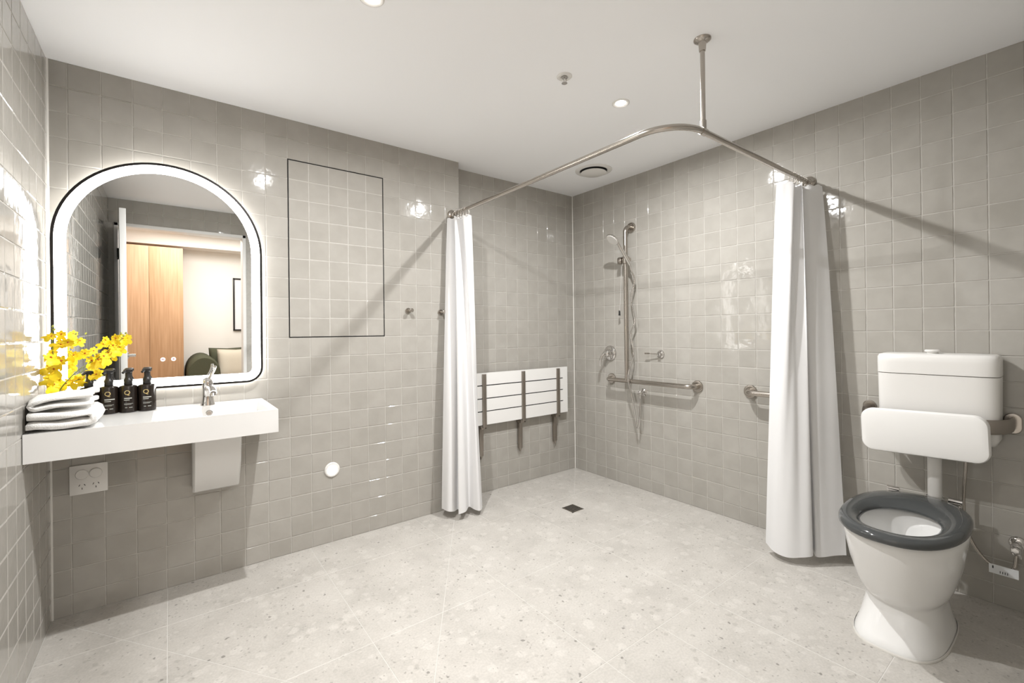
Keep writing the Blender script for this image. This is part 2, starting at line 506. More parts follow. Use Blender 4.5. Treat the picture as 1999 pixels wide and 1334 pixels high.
# ------------------------------------------------------------------ floor tiles
floor = slab('floor', -ROOM_L - 0.1, 0.1, FRONT - 0.12, DEPTH + 0.1, -0.1, -0.0007, MT_FGROUT, label='pale terrazzo tiled floor with falls to the drain')
def clip(poly, nx, ny, c):
    """keep nx*x+ny*y <= c"""
    out = []
    for i in range(len(poly)):
        a, b = poly[i], poly[(i + 1) % len(poly)]
        da, db = nx * a[0] + ny * a[1] - c, nx * b[0] + ny * b[1] - c
        if da <= 0: out.append(a)
        if da * db < 0:
            t = da / (da - db)
            out.append((a[0] + (b[0] - a[0]) * t, a[1] + (b[1] - a[1]) * t))
    return out
def parea(p): return 0.5 * sum(p[i][0] * p[(i + 1) % len(p)][1] - p[(i + 1) % len(p)][0] * p[i][1] for i in range(len(p)))
def line_split(polys, p, q, seg_only=True):
    """cut the polygons the segment p-q passes through"""
    nx, ny = -(q[1] - p[1]), q[0] - p[0]
    l = math.hypot(nx, ny); nx /= l; ny /= l
    c = nx * p[0] + ny * p[1]
    tx, ty = ny, -nx
    t0, t1 = sorted((tx * p[0] + ty * p[1], tx * q[0] + ty * q[1]))
    res = []
    for poly in polys:
        tc = [tx * v[0] + ty * v[1] for v in poly]
        a, b = clip(poly, nx, ny, c), clip(poly, -nx, -ny, -c)
        mid = sum(tc) / len(tc)
        if len(a) > 2 and len(b) > 2 and abs(parea(a)) > 1e-4 and abs(parea(b)) > 1e-4 and t0 - 0.02 < mid < t1 + 0.02:
            res += [a, b]
        else: res.append(poly)
    return res
gx = [-ROOM_L, -2.8615, -2.2225, -1.588, -0.946, -0.31, 0.0]
gy = [FRONT, -2.2475, -1.6145, -0.983, -0.348, DEPTH]
polys = []
for a, b in zip(gx, gx[1:]):
    for c, d in zip(gy, gy[1:]):
        p = [(a, c), (b, c), (b, d), (a, d)]
        if a < X_STEP < b and d > 0:
            polys.append([(a, c), (X_STEP, c), (X_STEP, 0.0), (a, 0.0)]); polys.append([(X_STEP, c), (b, c), (b, d), (X_STEP, d)])
        elif b <= X_STEP and d > 0: polys.append([(a, c), (b, c), (b, 0.0), (a, 0.0)])
        else: polys.append(p)
polys = line_split(polys, (-3.245, -0.016), (-2.205, -1.43))
polys = line_split(polys, (-1.30, -0.03), (-2.205, -1.43))
polys = line_split(polys, (0.0, DEPTH), (-0.66, -0.52))
polys = line_split(polys, (-1.267, -1.6145), (-1.267, -2.2475))
def inset_poly(p, d):
    if parea(p) < 0: p = p[::-1]
    q = list(p)
    for i in range(len(p)):
        a, b = p[i], p[(i + 1) % len(p)]
        l = math.hypot(b[0] - a[0], b[1] - a[1])
        if l < 1e-6: continue
        nx, ny = (b[1] - a[1]) / l, -(b[0] - a[0]) / l
        q = clip(q, nx, ny, nx * a[0] + ny * a[1] - d)
        if len(q) < 3: return None
    return q
DRAIN = (-0.672, -0.526)
for p in polys:
    top, mid = inset_poly(p, 0.0022), inset_poly(p, 0.0014)
    if not top or not mid or len(top) != len(mid) or abs(parea(top)) < 2e-4: continue
    bm = NB()
    loft(bm, [[Vector((x, y, -0.006)) for x, y in mid], [Vector((x, y, -0.0005)) for x, y in mid], [Vector((x, y, 0.0)) for x, y in top]], cap0=False)
    build('floor_tile', bm, MT_FLOOR, floor)

# ------------------------------------------------------------------ living room beyond the door (seen in the mirror)
LF = -5.35
slab('floor_living', -4.6, 0.6, LF, FRONT - 0.12, -0.1, 0.0, MT_TIMBERFLOOR, label='timber floor of the room beyond the door')
slab('wall_living_rear', -4.6, 0.6, LF - 0.1, LF, 0, 2.7, MT_WHITEWALL, label='white wall behind the green sofa')
slab('wall_living_left', -4.7, -4.6, LF, FRONT - 0.12, 0, 2.7, MT_WHITEWALL, label='white side wall of the room beyond the door')
slab('wall_living_right', 0.6, 0.7, LF, FRONT - 0.12, 0, 2.7, MT_WHITEWALL, label='white far side wall of the room beyond the door')
bm = NB()
box(bm, -4.6, DX0, FRONT - 0.14, FRONT - 0.12, 0, 2.7)
box(bm, DX1, 0.6, FRONT - 0.14, FRONT - 0.12, 0, 2.7)
box(bm, DX0, DX1, FRONT - 0.14, FRONT - 0.12, DZ, 2.7)
tag(build('wall_living_front', bm, MT_WHITEWALL), 'white plastered reverse of the door wall', kind='structure')
slab('ceiling_living', -4.6, 0.6, LF, FRONT - 0.12, 2.6, 2.7, MT_CEIL, label='white ceiling of the room beyond the door')

# door frame and leaf
d1 = root('door_1', ((DX0 + DX1) / 2, FRONT - 0.06, 0), 'open white door and frame to the living room', kind='structure')
bm = NB()
for a, b, c, d in ((DX0 - 0.0, DX0 + 0.03, 0, DZ), (DX1 - 0.03, DX1, 0, DZ), (DX0, DX1, DZ - 0.03, DZ)):
    box(bm, a, b, FRONT - 0.145, FRONT + 0.012, c, d, 0.003)
build('door_frame', bm, MT_DOORPAINT, d1, 30)
hinge_m = Matrix.Translation((DX0 + 0.032, FRONT + 0.015, 0)) @ Matrix.Rotation(-0.064, 4, 'Z') @ Matrix.Translation((-DX0 - 0.032, -FRONT - 0.015, 0))
bm = box(NB(), DX0 + 0.032, DX0 + 0.072, FRONT + 0.015, FRONT + 0.875, 0.012, DZ - 0.035, 0.002); xform(bm, hinge_m)
leaf = build('door_leaf', bm, MT_DOORPAINT, d1, 30)
bm = NB()
lathe(bm, [(0.026, 0), (0.026, 0.008), (0.011, 0.010), (0.011, 0.05)], (DX0 + 0.072, FRONT + 0.81, 1.02), (1, 0, 0), 20)
tube(bm, [(DX0 + 0.115, FRONT + 0.81, 1.02), (DX0 + 0.118, FRONT + 0.75, 1.02), (DX0 + 0.118, FRONT + 0.69, 1.02)], 0.009, 10)
xform(bm, hinge_m)
build('door_handle', bm, MT_CHROME, leaf, 40)
for z in (0.25, 1.85):
    build('hinge', box(NB(), DX0 + 0.020, DX0 + 0.034, FRONT + 0.008, FRONT + 0.03, z, z + 0.1, 0.003), MT_BLACKMETAL, leaf, 30)

# wardrobe
WX1 = -2.66
wr = root('wardrobe', (-3.5, LF + 0.3, 0), 'oak wardrobe with two tall plain doors in the room beyond', 'wardrobe')
WF, WT = -4.75, 2.27
build('carcass', box(NB(), -4.3, WX1, LF + 0.002, WF - 0.02, 0, WT, 0.002), MT_OAK, wr, 30)
for a, b in ((-4.3, -3.693), (-3.690, -3.012), (-3.009, WX1)):
    build('wardrobe_door', box(NB(), a, b, WF - 0.02, WF, 0.06, WT - 0.004, 0.0015), MT_OAK, wr, 30)
slab('wall_bulkhead', -4.6, 0.6, LF, WF - 0.25, 2.33, 2.6, MT_WHITEWALL, label='white bulkhead above the oak wardrobe')

# sofa
sf = root('sofa', (-1.6, -4.85, 0), 'dark green velvet sofa with a rounded arm beyond the door', 'sofa')
def soft(bm, x0, x1, y0, y1, z0, z1, e=4.0, n=32, lv=8):
    rings = []
    for i in range(lv + 1):
        t = -1 + 2 * i / lv
        s = (1 - abs(t) ** e) ** (1 / e) if abs(t) < 1 else 0.0
        s = max(s, 0.25)
        rings.append(superell((x0 + x1) / 2, (y0 + y1) / 2, (x1 - x0) / 2 * s, (y1 - y0) / 2 * s, (z0 + z1) / 2 + t * (z1 - z0) / 2, e, n))
    loft(bm, rings)
    return bm
bm = NB()
AC = -2.455
prof = [(AC - 0.18, 0.08)] + [(AC - 0.18 * math.cos(math.pi * k / 14), 0.62 + 0.235 * math.sin(math.pi * k / 14)) for k in range(15)] + [(AC + 0.18, 0.08)]
rings = []
for yy, s in ((-5.32, 0.94), (-5.30, 1.0), (-4.45, 1.0), (-4.41, 0.94)):
    rings.append([Vector((AC + (x - AC) * s, yy, 0.4 + (z - 0.4) * s)) for x, z in prof])
loft(bm, rings)
build('sofa_arm', bm, MT_SOFA, sf, 50)
build('sofa_seat', soft(NB(), -2.28, -0.6, -5.2, -4.43, 0.10, 0.47), MT_SOFA, sf, 60)
build('sofa_back', soft(NB(), -2.30, -0.6, -5.33, -5.10, 0.10, 0.84, 5), MT_SOFA, sf, 60)
def cushion(name, c, s, rotz, tilt, mat, label):
    bm = NB()
    n = 12
    V = {}
    for side in (1, -1):
        for i in range(n + 1):
            for j in range(n + 1):
                u, v = -1 + 2 * i / n, -1 + 2 * j / n
                th = 0.32 * (max(0, (1 - u ** 4) * (1 - v ** 4))) ** 0.6
                pin = 1 - 0.06 * (1 - abs(u * v))
                V[side, i, j] = bm.verts.new((u * s * pin, side * th * s, v * s * pin))
        for i in range(n):
            for j in range(n):
                f = (V[side, i, j], V[side, i + 1, j], V[side, i + 1, j + 1], V[side, i, j + 1])
                bm.faces.new(f if side < 0 else f[::-1])
    xform(bm, Matrix.Translation(c) @ Matrix.Rotation(rotz, 4, 'Z') @ Matrix.Rotation(tilt, 4, 'X'))
    return tag(build(name, bm, mat, None, 180), label, 'cushion')
cushion('cushion', (-2.07, -4.70, 0.705), 0.225, 0.1, 0.28, MT_CUSHION, 'square beige linen cushion on the green sofa')
cushion('cushion', (-2.15, -4.90, 0.715), 0.225, 0.0, 0.20, MT_SOFA, 'green velvet cushion leaning behind the beige one')

# picture
pf = root('picture_frame', (-1.8, LF, 1.5), 'black framed print on the white wall above the sofa', 'picture')
fx0, fx1, fz0, fz1 = -2.035, -1.40, 1.17, 1.965
bm = NB()
for a, b, c, d in ((fx0, fx0 + 0.02, fz0, fz1), (fx1 - 0.02, fx1, fz0, fz1), (fx0, fx1, fz0, fz0 + 0.02), (fx0, fx1, fz1 - 0.02, fz1)):
    box(bm, a, b, LF, LF + 0.03, c, d, 0.002)
build('frame', bm, MT_BLACKMETAL, pf, 30)
build('mat_board', box(NB(), fx0 + 0.02, fx1 - 0.02, LF, LF + 0.012, fz0 + 0.02, fz1 - 0.02), MT_PAPER, pf)
bm = NB(); box(bm, fx0 + 0.12, fx1 - 0.12, LF + 0.012, LF + 0.013, fz0 + 0.15, fz0 + 0.33); box(bm, fx0 + 0.11, fx1 - 0.2, LF + 0.012, LF + 0.013, fz0 + 0.45, fz1 - 0.15)
build('print', bm, MT_BLACKMETAL, pf)

# ------------------------------------------------------------------ access panel
ap = root('access_panel', ((PAN[0] + PAN[1]) / 2, 0, PAN[2]), 'tiled access panel outlined by a thin dark gap right of mirror', 'access panel')
g = 0.0055
build('gap', box(NB(), PAN[0] - 0.001, PAN[1] + 0.001, -0.0002 + 0.0012, SUB + 0.002, PAN[2] - 0.001, PAN[3] + 0.001), MT_GAP, ap)
build('backing', box(NB(), PAN[0] + g, PAN[1] - g, SUB - 0.0008, SUB + 0.001, PAN[2] + g, PAN[3] - g), MT_GROUT, ap)
uc = [PAN[0] + i * PX for i in range(6)]; uc[0] += 0.0045; uc[-1] -= 0.0045
zz = [PAN[2] + i * PZ for i in range(10)]; zz[0] += 0.0045; zz[-1] -= 0.0045
lay_tiles(ap, uc, zz, lambda u, z: Vector((u, 0, z)), 0.0, seed=11)

# ------------------------------------------------------------------ mirror
mx0, mx1, mz0, mz1, mr = -3.241, -2.456, 0.963, 2.016, 0.075
mcx = (mx0 + mx1) / 2
def arch(d, n=40):
    x0, x1, z0 = mx0 + d, mx1 - d, mz0 + d
    R = (x1 - x0) / 2
    zc_ = mz1 - d - R
    r = max(mr - d, 0.01)
    p = []
    for k in range(n + 1):
        a = math.pi * k / n
        p.append((mcx + R * math.cos(a), zc_ + R * math.sin(a)))
    for k in range(9):
        a = math.pi + math.pi / 2 * k / 8
        p.append((x0 + r + r * math.cos(a), z0 + r + r * math.sin(a)))
    for k in range(9):
        a = 1.5 * math.pi + math.pi / 2 * k / 8
        p.append((x1 - r + r * math.cos(a), z0 + r + r * math.sin(a)))
    return p
def ring_xz(d, y): return [Vector((x, y, z)) for x, z in arch(d)]
mi = root('mirror', (mcx, -0.03, mz0), 'tall arched wall mirror with glowing border above the basin', 'mirror')
bm = NB(); loft(bm, [ring_xz(0.0105, -0.041), ring_xz(0.0105, -0.0465), ring_xz(0.0, -0.0465), ring_xz(0.0, -0.020), ring_xz(0.02, -0.020)], False, False)
build('frame', bm, MT_BLACKMETAL, mi, 30)
bm = NB(); loft(bm, [ring_xz(0.0105, -0.043), ring_xz(0.049, -0.043)], False, False)
build('light_band', bm, MT_BAND, mi)
bm = NB(); bm.faces.new([bm.verts.new(p) for p in ring_xz(0.049, -0.043)])
build('glass', bm, MT_MIRROR, mi)
bm = NB(); loft(bm, [ring_xz(0.02, -0.020), ring_xz(0.06, -0.020), ring_xz(0.06, -0.005)], False, False)
build('back_housing', bm, MT_PLAST, mi)
bm = NB(); loft(bm, [ring_xz(0.008, -0.0195), ring_xz(0.008, -0.006)], False, False)
build('back_light', bm, MT_HALO, mi)
for x in (-2.871, -2.831):
    b = build('touch_button', lathe(NB(), [(0.0095, 0), (0.0095, 0.0004)], (x, -0.043, 1.098), (0, -1, 0), 20), MT_ICON, mi)
    bm = NB()
    lathe(bm, [(0.0028, 0), (0.0028, 0.0003)], (x, -0.0434, 1.098), (0, -1, 0), 12)
    for s in (-1, 1): box(bm, x + s * 0.005 - 0.0009, x + s * 0.005 + 0.0009, -0.0437, -0.0434, 1.096, 1.100)
    build('touch_symbol', bm, MT_ICONRED, b)
mi.rotation_euler = (0.010, 0, 0.004)

# ------------------------------------------------------------------ vanity basin
VZ0, VZ1, VX1, VY = 0.769, 0.871, -2.457, -0.46
vb = root('vanity_basin', ((-ROOM_L + VX1) / 2, 0, VZ0), 'long white ceramic wall-hung basin with a shelf end', 'basin')
def basin_body():
    bm = NB()
    ox0, ox1, oy0, oy1 = -ROOM_L + 0.002, VX1, VY, -0.0035
    ix0, ix1, iy0, iy1 = -2.905, -2.492, VY + 0.022, -0.135
    def rect(a, b, c, d, z): return [bm.verts.new(p) for p in ((a, c, z), (b, c, z), (b, d, z), (a, d, z))]
    B = rect(ox0, ox1, oy0, oy1, VZ0)
    T = rect(ox0, ox1, oy0, oy1, VZ1)
    I = rect(ix0, ix1, iy0, iy1, VZ1)
    D = rect(ix0 + 0.03, ix1 - 0.012, iy0 + 0.012, iy1 - 0.01, VZ1 - 0.078)
    bm.faces.new(B[::-1]); bm.faces.new(D)
    for a, b in ((B, T), (T, I), (I, D)):
        for k in range(4): bm.faces.new((a[k], a[(k + 1) % 4], b[(k + 1) % 4], b[k]))
    es = [e for e in bm.edges if len(e.link_faces) == 2 and e.calc_face_angle(0) > 0.3]
    bmesh.ops.bevel(bm, geom=es, offset=0.006, segments=3, profile=0.5, affect='EDGES')
    return bm
build('body', basin_body(), MT_PORC, vb, 35)
bm = NB(); lathe(bm, [(0.0145, -0.002), (0.0145, 0.003), (0.012, 0.004), (0.0105, 0.002), (0.0, 0.002)], (-2.698, -0.1375, 0.838), (0, -1, 0.1), 20)
ov = build('overflow_ring', bm, MT_CHROME, vb, 40)
build('overflow_hole', lathe(NB(), [(0.0095, 0.0022), (0.0095, 0.0026)], (-2.698, -0.1375, 0.838), (0, -1, 0.1), 16), MT_DARKSTEEL, ov)
build('drain_plug', lathe(NB(), [(0.024, 0), (0.024, 0.003), (0.02, 0.006), (0, 0.007)], (-2.698, -0.28, VZ1 - 0.077), (0, 0, 1), 20), MT_CHROME, vb, 40)
# trap cover under the basin
bm = NB()
pr = []
for z, yf in ((0.462, -0.105), (0.470, -0.118), (0.60, -0.205), (VZ0, -0.245)):
    pr.append([Vector(p) for p in ((-2.765, -0.0035, z), (-2.765, yf + 0.012, z), (-2.757, yf, z), (-2.583, yf, z), (-2.575, yf + 0.012, z), (-2.575, -0.0035, z))])
loft(bm, pr)
build('trap_cover', bm, MT_PORC, vb, 35)

# mixer tap
tp = root('basin_mixer_tap', (-2.70, -0.085, VZ1), 'chrome lever mixer tap standing on the white basin', 'tap')
bm = NB(); lathe(bm, [(0.029, 0), (0.029, 0.004), (0.026, 0.012), (0.0225, 0.045), (0.021, 0.075), (0.024, 0.095), (0.0245, 0.115), (0.019, 0.128), (0.008, 0.134), (0, 0.135)], (-2.70, -0.085, VZ1), (0.0, -0.08, 1), 28)
build('tap_body', bm, MT_CHROME, tp, 60)
bm = NB(); tube(bm, spline([(-2.698, -0.092, VZ1 + 0.078), (-2.692, -0.135, VZ1 + 0.085), (-2.687, -0.175, VZ1 + 0.080), (-2.685, -0.20, VZ1 + 0.068)], 5), [0.018] * 6 + [0.016] * 10, 16)
sp = build('spout', bm, MT_CHROME, tp, 60)
build('aerator', lathe(NB(), [(0.0125, 0), (0.0125, 0.012), (0.009, 0.013)], (-2.685, -0.197, VZ1 + 0.066), (0, -0.25, -1), 18), MT_CHROME, sp, 40)
bm = NB(); tube(bm, spline([(-2.70, -0.10, VZ1 + 0.122), (-2.686, -0.105, VZ1 + 0.145), (-2.675, -0.115, VZ1 + 0.172), (-2.671, -0.12, VZ1 + 0.190)], 5), [0.0085, 0.008, 0.007, 0.0065, 0.006, 0.0055, 0.0055, 0.0055, 0.0055, 0.0055, 0.006, 0.0065, 0.007, 0.0075, 0.0075, 0.006], 12)
build('lever', bm, MT_CHROME, tp, 60)

# pump bottles
def text_mesh(s, size):
    c = bpy.data.curves.new('t', 'FONT'); c.body = s; c.size = size; c.align_x = 'CENTER'; c.align_y = 'CENTER'; c.extrude = 0.0
    o = bpy.data.objects.new('t', c); COL.objects.link(o)
    me = bpy.data.meshes.new_from_object(o.evaluated_get(bpy.context.evaluated_depsgraph_get()))
    bpy.data.objects.remove(o); bpy.data.curves.remove(c)
    return me
Q_MESH = text_mesh('Q', 0.027)
def bottle(x, y, label, lines):
    b = root('soap_dispenser', (x, y, VZ1), label, 'pump bottle', 'black pump bottles on the basin')
    R = 0.0325
    build('bottle', lathe(NB(), [(R - 0.003, 0), (R, 0.003), (R, 0.113), (R - 0.002, 0.118), (R - 0.007, 0.1205), (0.014, 0.122), (0.014, 0.124)], (x, y, VZ1), (0, 0, 1), 32), MT_BOTTLE, b, 40)
    build('collar', lathe(NB(), [(0.0155, 0.122), (0.0165, 0.124), (0.0165, 0.142), (0.013, 0.148), (0.0105, 0.156), (0.0105, 0.176)], (x, y, VZ1), (0, 0, 1), 24), MT_PUMP, b, 40)
    dx, dy = -0.55, -0.83
    bm = NB()
    lathe(bm, [(0.012, 0.176), (0.0165, 0.178), (0.0165, 0.188), (0.012, 0.191), (0, 0.1915)], (x, y, VZ1), (0, 0, 1), 20)
    tube(bm, [(x, y, VZ1 + 0.183), (x + dx * 0.020, y + dy * 0.020, VZ1 + 0.182), (x + dx * 0.030, y + dy * 0.030, VZ1 + 0.176)], [0.006, 0.0055, 0.005], 10)
    build('pump_head', bm, MT_PUMP, b, 40)
    # print wraps the front of the bottle that faces the room
    a0 = math.atan2(-2.7 - y, -2.8449 - x)
    def on(u, z, k=1.012):
        a = a0 + u / R
        return Vector((x + R * k * math.cos(a), y + R * k * math.sin(a), VZ1 + z))
    bm = NB()
    bm.from_mesh(Q_MESH)
    bmesh.ops.triangulate(bm, faces=bm.faces[:])
    for v in bm.verts: v.co = on(v.co.x - 0.004, 0.088 + v.co.y)
    build('monogram', bm, MT_GOLD, b)
    bm = NB()
    for u0, u1, z, h in lines:
        n = 5
        for k in range(n):
            ua, ub = u0 + (u1 - u0) * k / n, u0 + (u1 - u0) * (k + 1) / n
            bm.faces.new([bm.verts.new(p) for p in (on(ua, z), on(ub, z), on(ub, z + h), on(ua, z + h))])
    build('label_print', bm, MT_PRINT, b)
LN = lambda w: [(-0.015, w, 0.062, 0.0042), (-0.015, w * 0.35, 0.055, 0.0028), (-0.015, 0.016, 0.040, 0.0012), (-0.015, 0.010, 0.036, 0.0012), (-0.012, -0.004, 0.022, 0.0022), (0.002, 0.014, 0.022, 0.0022)]
BY = -0.084
bottle(-3.122, BY, 'black pump bottle partly hidden behind the folded white towels', LN(0.018))
bottle(-3.0585, BY, 'black pump bottle second in the row, just clear of the towels', LN(0.020))
bottle(-2.9935, BY, 'black pump bottle third in the row from the towels', LN(0.012))
bottle(-2.9285, BY, 'black pump bottle at the end of the row nearest the tap', LN(0.015))

# towels
def folded_towel(name, x0, x1, y0, y1, z0, layers, th, label, seed, rot=0.0, wedge=0.0, sag=0.0, flip=False):
    rng = random.Random(seed)
    t = root(name, ((x0 + x1) / 2, (y0 + y1) / 2, z0), label, 'towel', 'folded white towels on the basin')
    # one long strip folded back and forth: cross-section in x-z, swept along y
    path = []
    for l in range(layers):
        z = z0 + th * (l + 0.5)
        xs = [x0 + th * 0.5 + (x1 - x0 - th) * k / 10 for k in range(11)]
        if l % 2: xs = xs[::-1]
        path += [(xx, z) for xx in xs]
        if l < layers - 1:
            xe = xs[-1]; s = 1 if l % 2 == 0 else -1
            path += [(xe + s * th * 0.5 * math.sin(a), z + th * 0.5 * (1 - math.cos(a))) for a in (math.pi * .25, math.pi * .5, math.pi * .75)]
    n = len(path)
    def offs(i):
        a = Vector(path[max(0, i - 1)]); b = Vector(path[min(n - 1, i + 1)])
        d = (b - a).normalized()
        return Vector((-d.y, d.x))
    rings = []
    M_ = 14
    for j in range(M_ + 1):
        y = y0 + (y1 - y0) * j / M_
        endf = 1 - 0.45 * (abs(2 * j / M_ - 1) ** 6)
        up_, dn_ = [], []
        for i, (px, pz) in enumerate(path):
            o = offs(i) * th * 0.47 * endf
            w = 0.0030 * math.sin(px * 45 + j * 0.55 + seed * 2) + 0.0018 * math.sin(j * 1.1 + i * 0.37) + 0.0015 * math.sin(pz * 300 + j)
            lift = wedge * (((x1 - px) if flip else (px - x0)) / (x1 - x0)) * ((pz - z0) / (layers * th))
            dip = -sag * ((px - (x0 + x1) / 2) / (x1 - x0)) ** 2
            up_.append(Vector((px + o.x + w, y + 0.003 * math.sin(pz * 150 + px * 20), pz + o.y + w + lift + dip)))
            dn_.append(Vector((px - o.x + w, y + 0.003 * math.sin(pz * 150 + px * 20), pz - o.y + w + lift + dip)))
        rings.append(up_ + dn_[::-1])
    bm = NB()
    if flip: rings = [[Vector((x0 + x1 - p.x, p.y, p.z)) for p in r_] for r_ in rings]
    loft(bm, rings)
    if rot:
        c = Vector(((x0 + x1) / 2, (y0 + y1) / 2, z0))
        xform(bm, Matrix.Translation(c) @ Matrix.Rotation(rot, 4, 'Z') @ Matrix.Translation(-c))
    build('towel_cloth', bm, MT_TOWEL, t, 180)
    return t
folded_towel('folded_towel', -3.262, -3.072, -0.455, -0.215, VZ1 + 0.0045, 2, 0.033, 'folded white towel lying flat on the basin, lower of two', 1)
folded_towel('folded_towel', -3.242, -3.070, -0.448, -0.222, VZ1 + 0.0755, 2, 0.0205, 'folded white towel on top of the other, slanted', 2, 0.0, 0.026, flip=True)

# vase and orchids
vx, vy = -3.205, -0.155
vs = root('glass_vase', (vx, vy, VZ1), 'small clear glass vase holding yellow orchids behind towels', 'vase')
build('vase_glass', lathe(NB(), [(0.024, 0), (0.029, 0.01), (0.032, 0.05), (0.024, 0.085), (0.019, 0.105), (0.022, 0.112), (0.0195, 0.112), (0.0165, 0.105), (0.0215, 0.085), (0.029, 0.05), (0.026, 0.012), (0.0, 0.008)], (vx, vy, VZ1), (0, 0, 1), 28), MT_GLASS, vs, 60)
def blossom_mesh(seed):
    rng = random.Random(seed)
    bm = NB()
    def petal(ang, L, Wd, droop, split=False):
        ca, sa = math.cos(ang), math.sin(ang)
        n, m = 5, 4
        g = {}
        for i in range(n + 1):
            t = i / n
            wd = Wd * math.sin(math.pi * (0.12 + 0.83 * t)) ** 0.8
            if split: wd = Wd * (0.35 + 1.0 * t ** 0.8) * (1 - 0.55 * max(0, t - 0.75) / 0.25)
            for j in range(m + 1):
                s = -1 + 2 * j / m
                notch = 0.25 * L * (1 - abs(s)) * max(0, t - 0.6) / 0.4 if split else 0
                r = 0.002 + L * t - notch
                z = 0.004 + droop * t * t * L + 0.18 * Wd * s * s + 0.0018 * math.sin(9 * s + 5 * t + seed) * t + rng.uniform(-0.0012, 0.0012)
                x, y = r, s * wd
                g[i, j] = bm.verts.new((x * ca - y * sa, x * sa + y * ca, z))
        for i in range(n):
            for j in range(m): bm.faces.new((g[i, j], g[i + 1, j], g[i + 1, j + 1], g[i, j + 1]))
    petal(-math.pi / 2, 0.033, 0.0165, -0.30, True)
    for a in (math.radians(90), math.radians(25), math.radians(155)): petal(a, 0.017, 0.0068, 0.25)
    for a in (math.radians(-20), math.radians(200)): petal(a, 0.017, 0.0075, 0.15)
    me = bpy.data.meshes.new('blossom'); bm.to_mesh(me); bm.free()
    me.polygons.foreach_set('use_smooth', [True] * len(me.polygons)); me.materials.append(MT_PETAL)
    return me
BL = [blossom_mesh(s) for s in range(4)]
bm = NB(); lathe(bm, [(0.0, -0.001), (0.003, 0.002), (0.0034, 0.0055), (0.0016, 0.0085), (0, 0.009)], (0, 0, 0), (0, 0, 1), 10)
TH = bpy.data.meshes.new('throat'); bm.to_mesh(TH); bm.free(); TH.materials.append(MT_THROAT)
def spray(stem_pts, flowers, buds, label, seed):
    rng = random.Random(seed)
    s = root('orchid_spray', (vx, vy, VZ1 + 0.02), label, 'flower', 'yellow orchid sprays in the vase')
    P = [(vx, vy, VZ1 + 0.025)] + stem_pts
    sp_ = spline(P, 6)
    st = build('stem', tube(NB(), sp_, [0.0022 - 0.0010 * i / len(sp_) for i in range(len(sp_))], 7), MT_STEM, s, 180)
    for (x, y, z, k) in flowers:
        p = Vector((x, y, z))
        q = min(sp_[4:], key=lambda v: (v - p).length + abs(v.z - p.z + 0.012))
        build('flower_stalk', tube(NB(), [q, (q + p) / 2 + Vector((0, 0, 0.003)), p], 0.0008, 5), MT_STEM, st, 180)
    for i, (x, y, z, k) in enumerate(flowers):
        o = bpy.data.objects.new('blossom', BL[rng.randrange(4)])
        COL.objects.link(o); o.parent = s
        face = Vector((0.13 + rng.uniform(-1.0, 1.0), -1 + rng.uniform(-0.1, 0.5), rng.uniform(-0.4, 0.9)))
        o.rotation_euler = (face.to_track_quat('Z', 'Y') @ Matrix.Rotation(rng.uniform(-1.1, 1.1), 3, 'Z').to_quaternion()).to_euler()
        o.scale = (k * 1.08,) * 3
        o.location = Vector((x, y, z)) - W[s.name]
        t = bpy.data.objects.new('throat', TH)
        COL.objects.link(t); t.parent = o
    for x, y, z in buds:
        build('bud', lathe(NB(), [(0, 0), (0.0035, 0.003), (0.004, 0.007), (0.002, 0.011), (0, 0.012)], (x, y, z), (0.4, 0, 1), 8), MT_BUD, s, 180)
FA = [(-3.216, -0.21, 1.215, 0.8), (-3.19, -0.19, 1.221, 0.8), (-3.169, -0.201, 1.19, 1), (-3.193, -0.186, 1.18, 0.9), (-3.222, -0.184, 1.145, 1), (-3.216, -0.221, 1.125, 1.1), (-3.183, -0.224, 1.114, 1.1), (-3.218, -0.171, 1.079, 1.2), (-3.205, -0.208, 1.08, 1.2), (-3.216, -0.21, 1.05, 1.2), (-3.214, -0.16, 1.036, 1.2), (-3.215, -0.194, 1.019, 1.1), (-3.199, -0.171, 1.05, 1), (-3.153, -0.194, 1.134, 0.8), (-3.124, -0.183, 1.141, 0.9)]
FB = [(-3.170, -0.135, 1.022, 1), (-3.150, -0.095, 1.030, 1), (-3.118, -0.078, 1.052, 1), (-3.100, -0.080, 1.046, 0.95), (-3.182, -0.16, 1.015, 1)]
FC = [(-3.104, -0.177, 1.106, 1), (-3.085, -0.181, 1.111, 1.1), (-3.066, -0.221, 1.125, 1.1), (-3.05, -0.176, 1.137, 1.0), (-3.033, -0.187, 1.154, 1), (-3.038, -0.205, 1.172, 1), (-3.059, -0.223, 1.194, 0.8), (-3.07, -0.169, 1.177, 0.7), (-3.023, -0.194, 1.2, 0.9), (-3.004, -0.178, 1.197, 0.9)]
spray([(-3.204, -0.175, 0.985), (-3.206, -0.19, 1.032), (-3.210, -0.19, 1.093), (-3.214, -0.19, 1.144), (-3.216, -0.19, 1.205), (-3.216, -0.19, 1.246)], FA, [(-3.216, -0.19, 1.246), (-3.212, -0.192, 1.233), (-3.150, -0.19, 1.215)], 'upright spray of yellow orchids close to the left tiled wall', 1)
spray([(-3.203, -0.160, 0.985), (-3.188, -0.145, 1.008), (-3.150, -0.105, 1.028), (-3.103, -0.082, 1.042)], FB, [], 'short low spray of yellow orchids above the hidden pump bottle', 2)
spray([(-3.200, -0.175, 0.985), (-3.169, -0.19, 1.039), (-3.131, -0.19, 1.082), (-3.084, -0.19, 1.118), (-3.044, -0.19, 1.155), (-3.003, -0.19, 1.202)], FC, [(-3.003, -0.19, 1.205), (-3.012, -0.19, 1.215)], 'long spray of yellow orchids arching toward the mirror centre', 3)

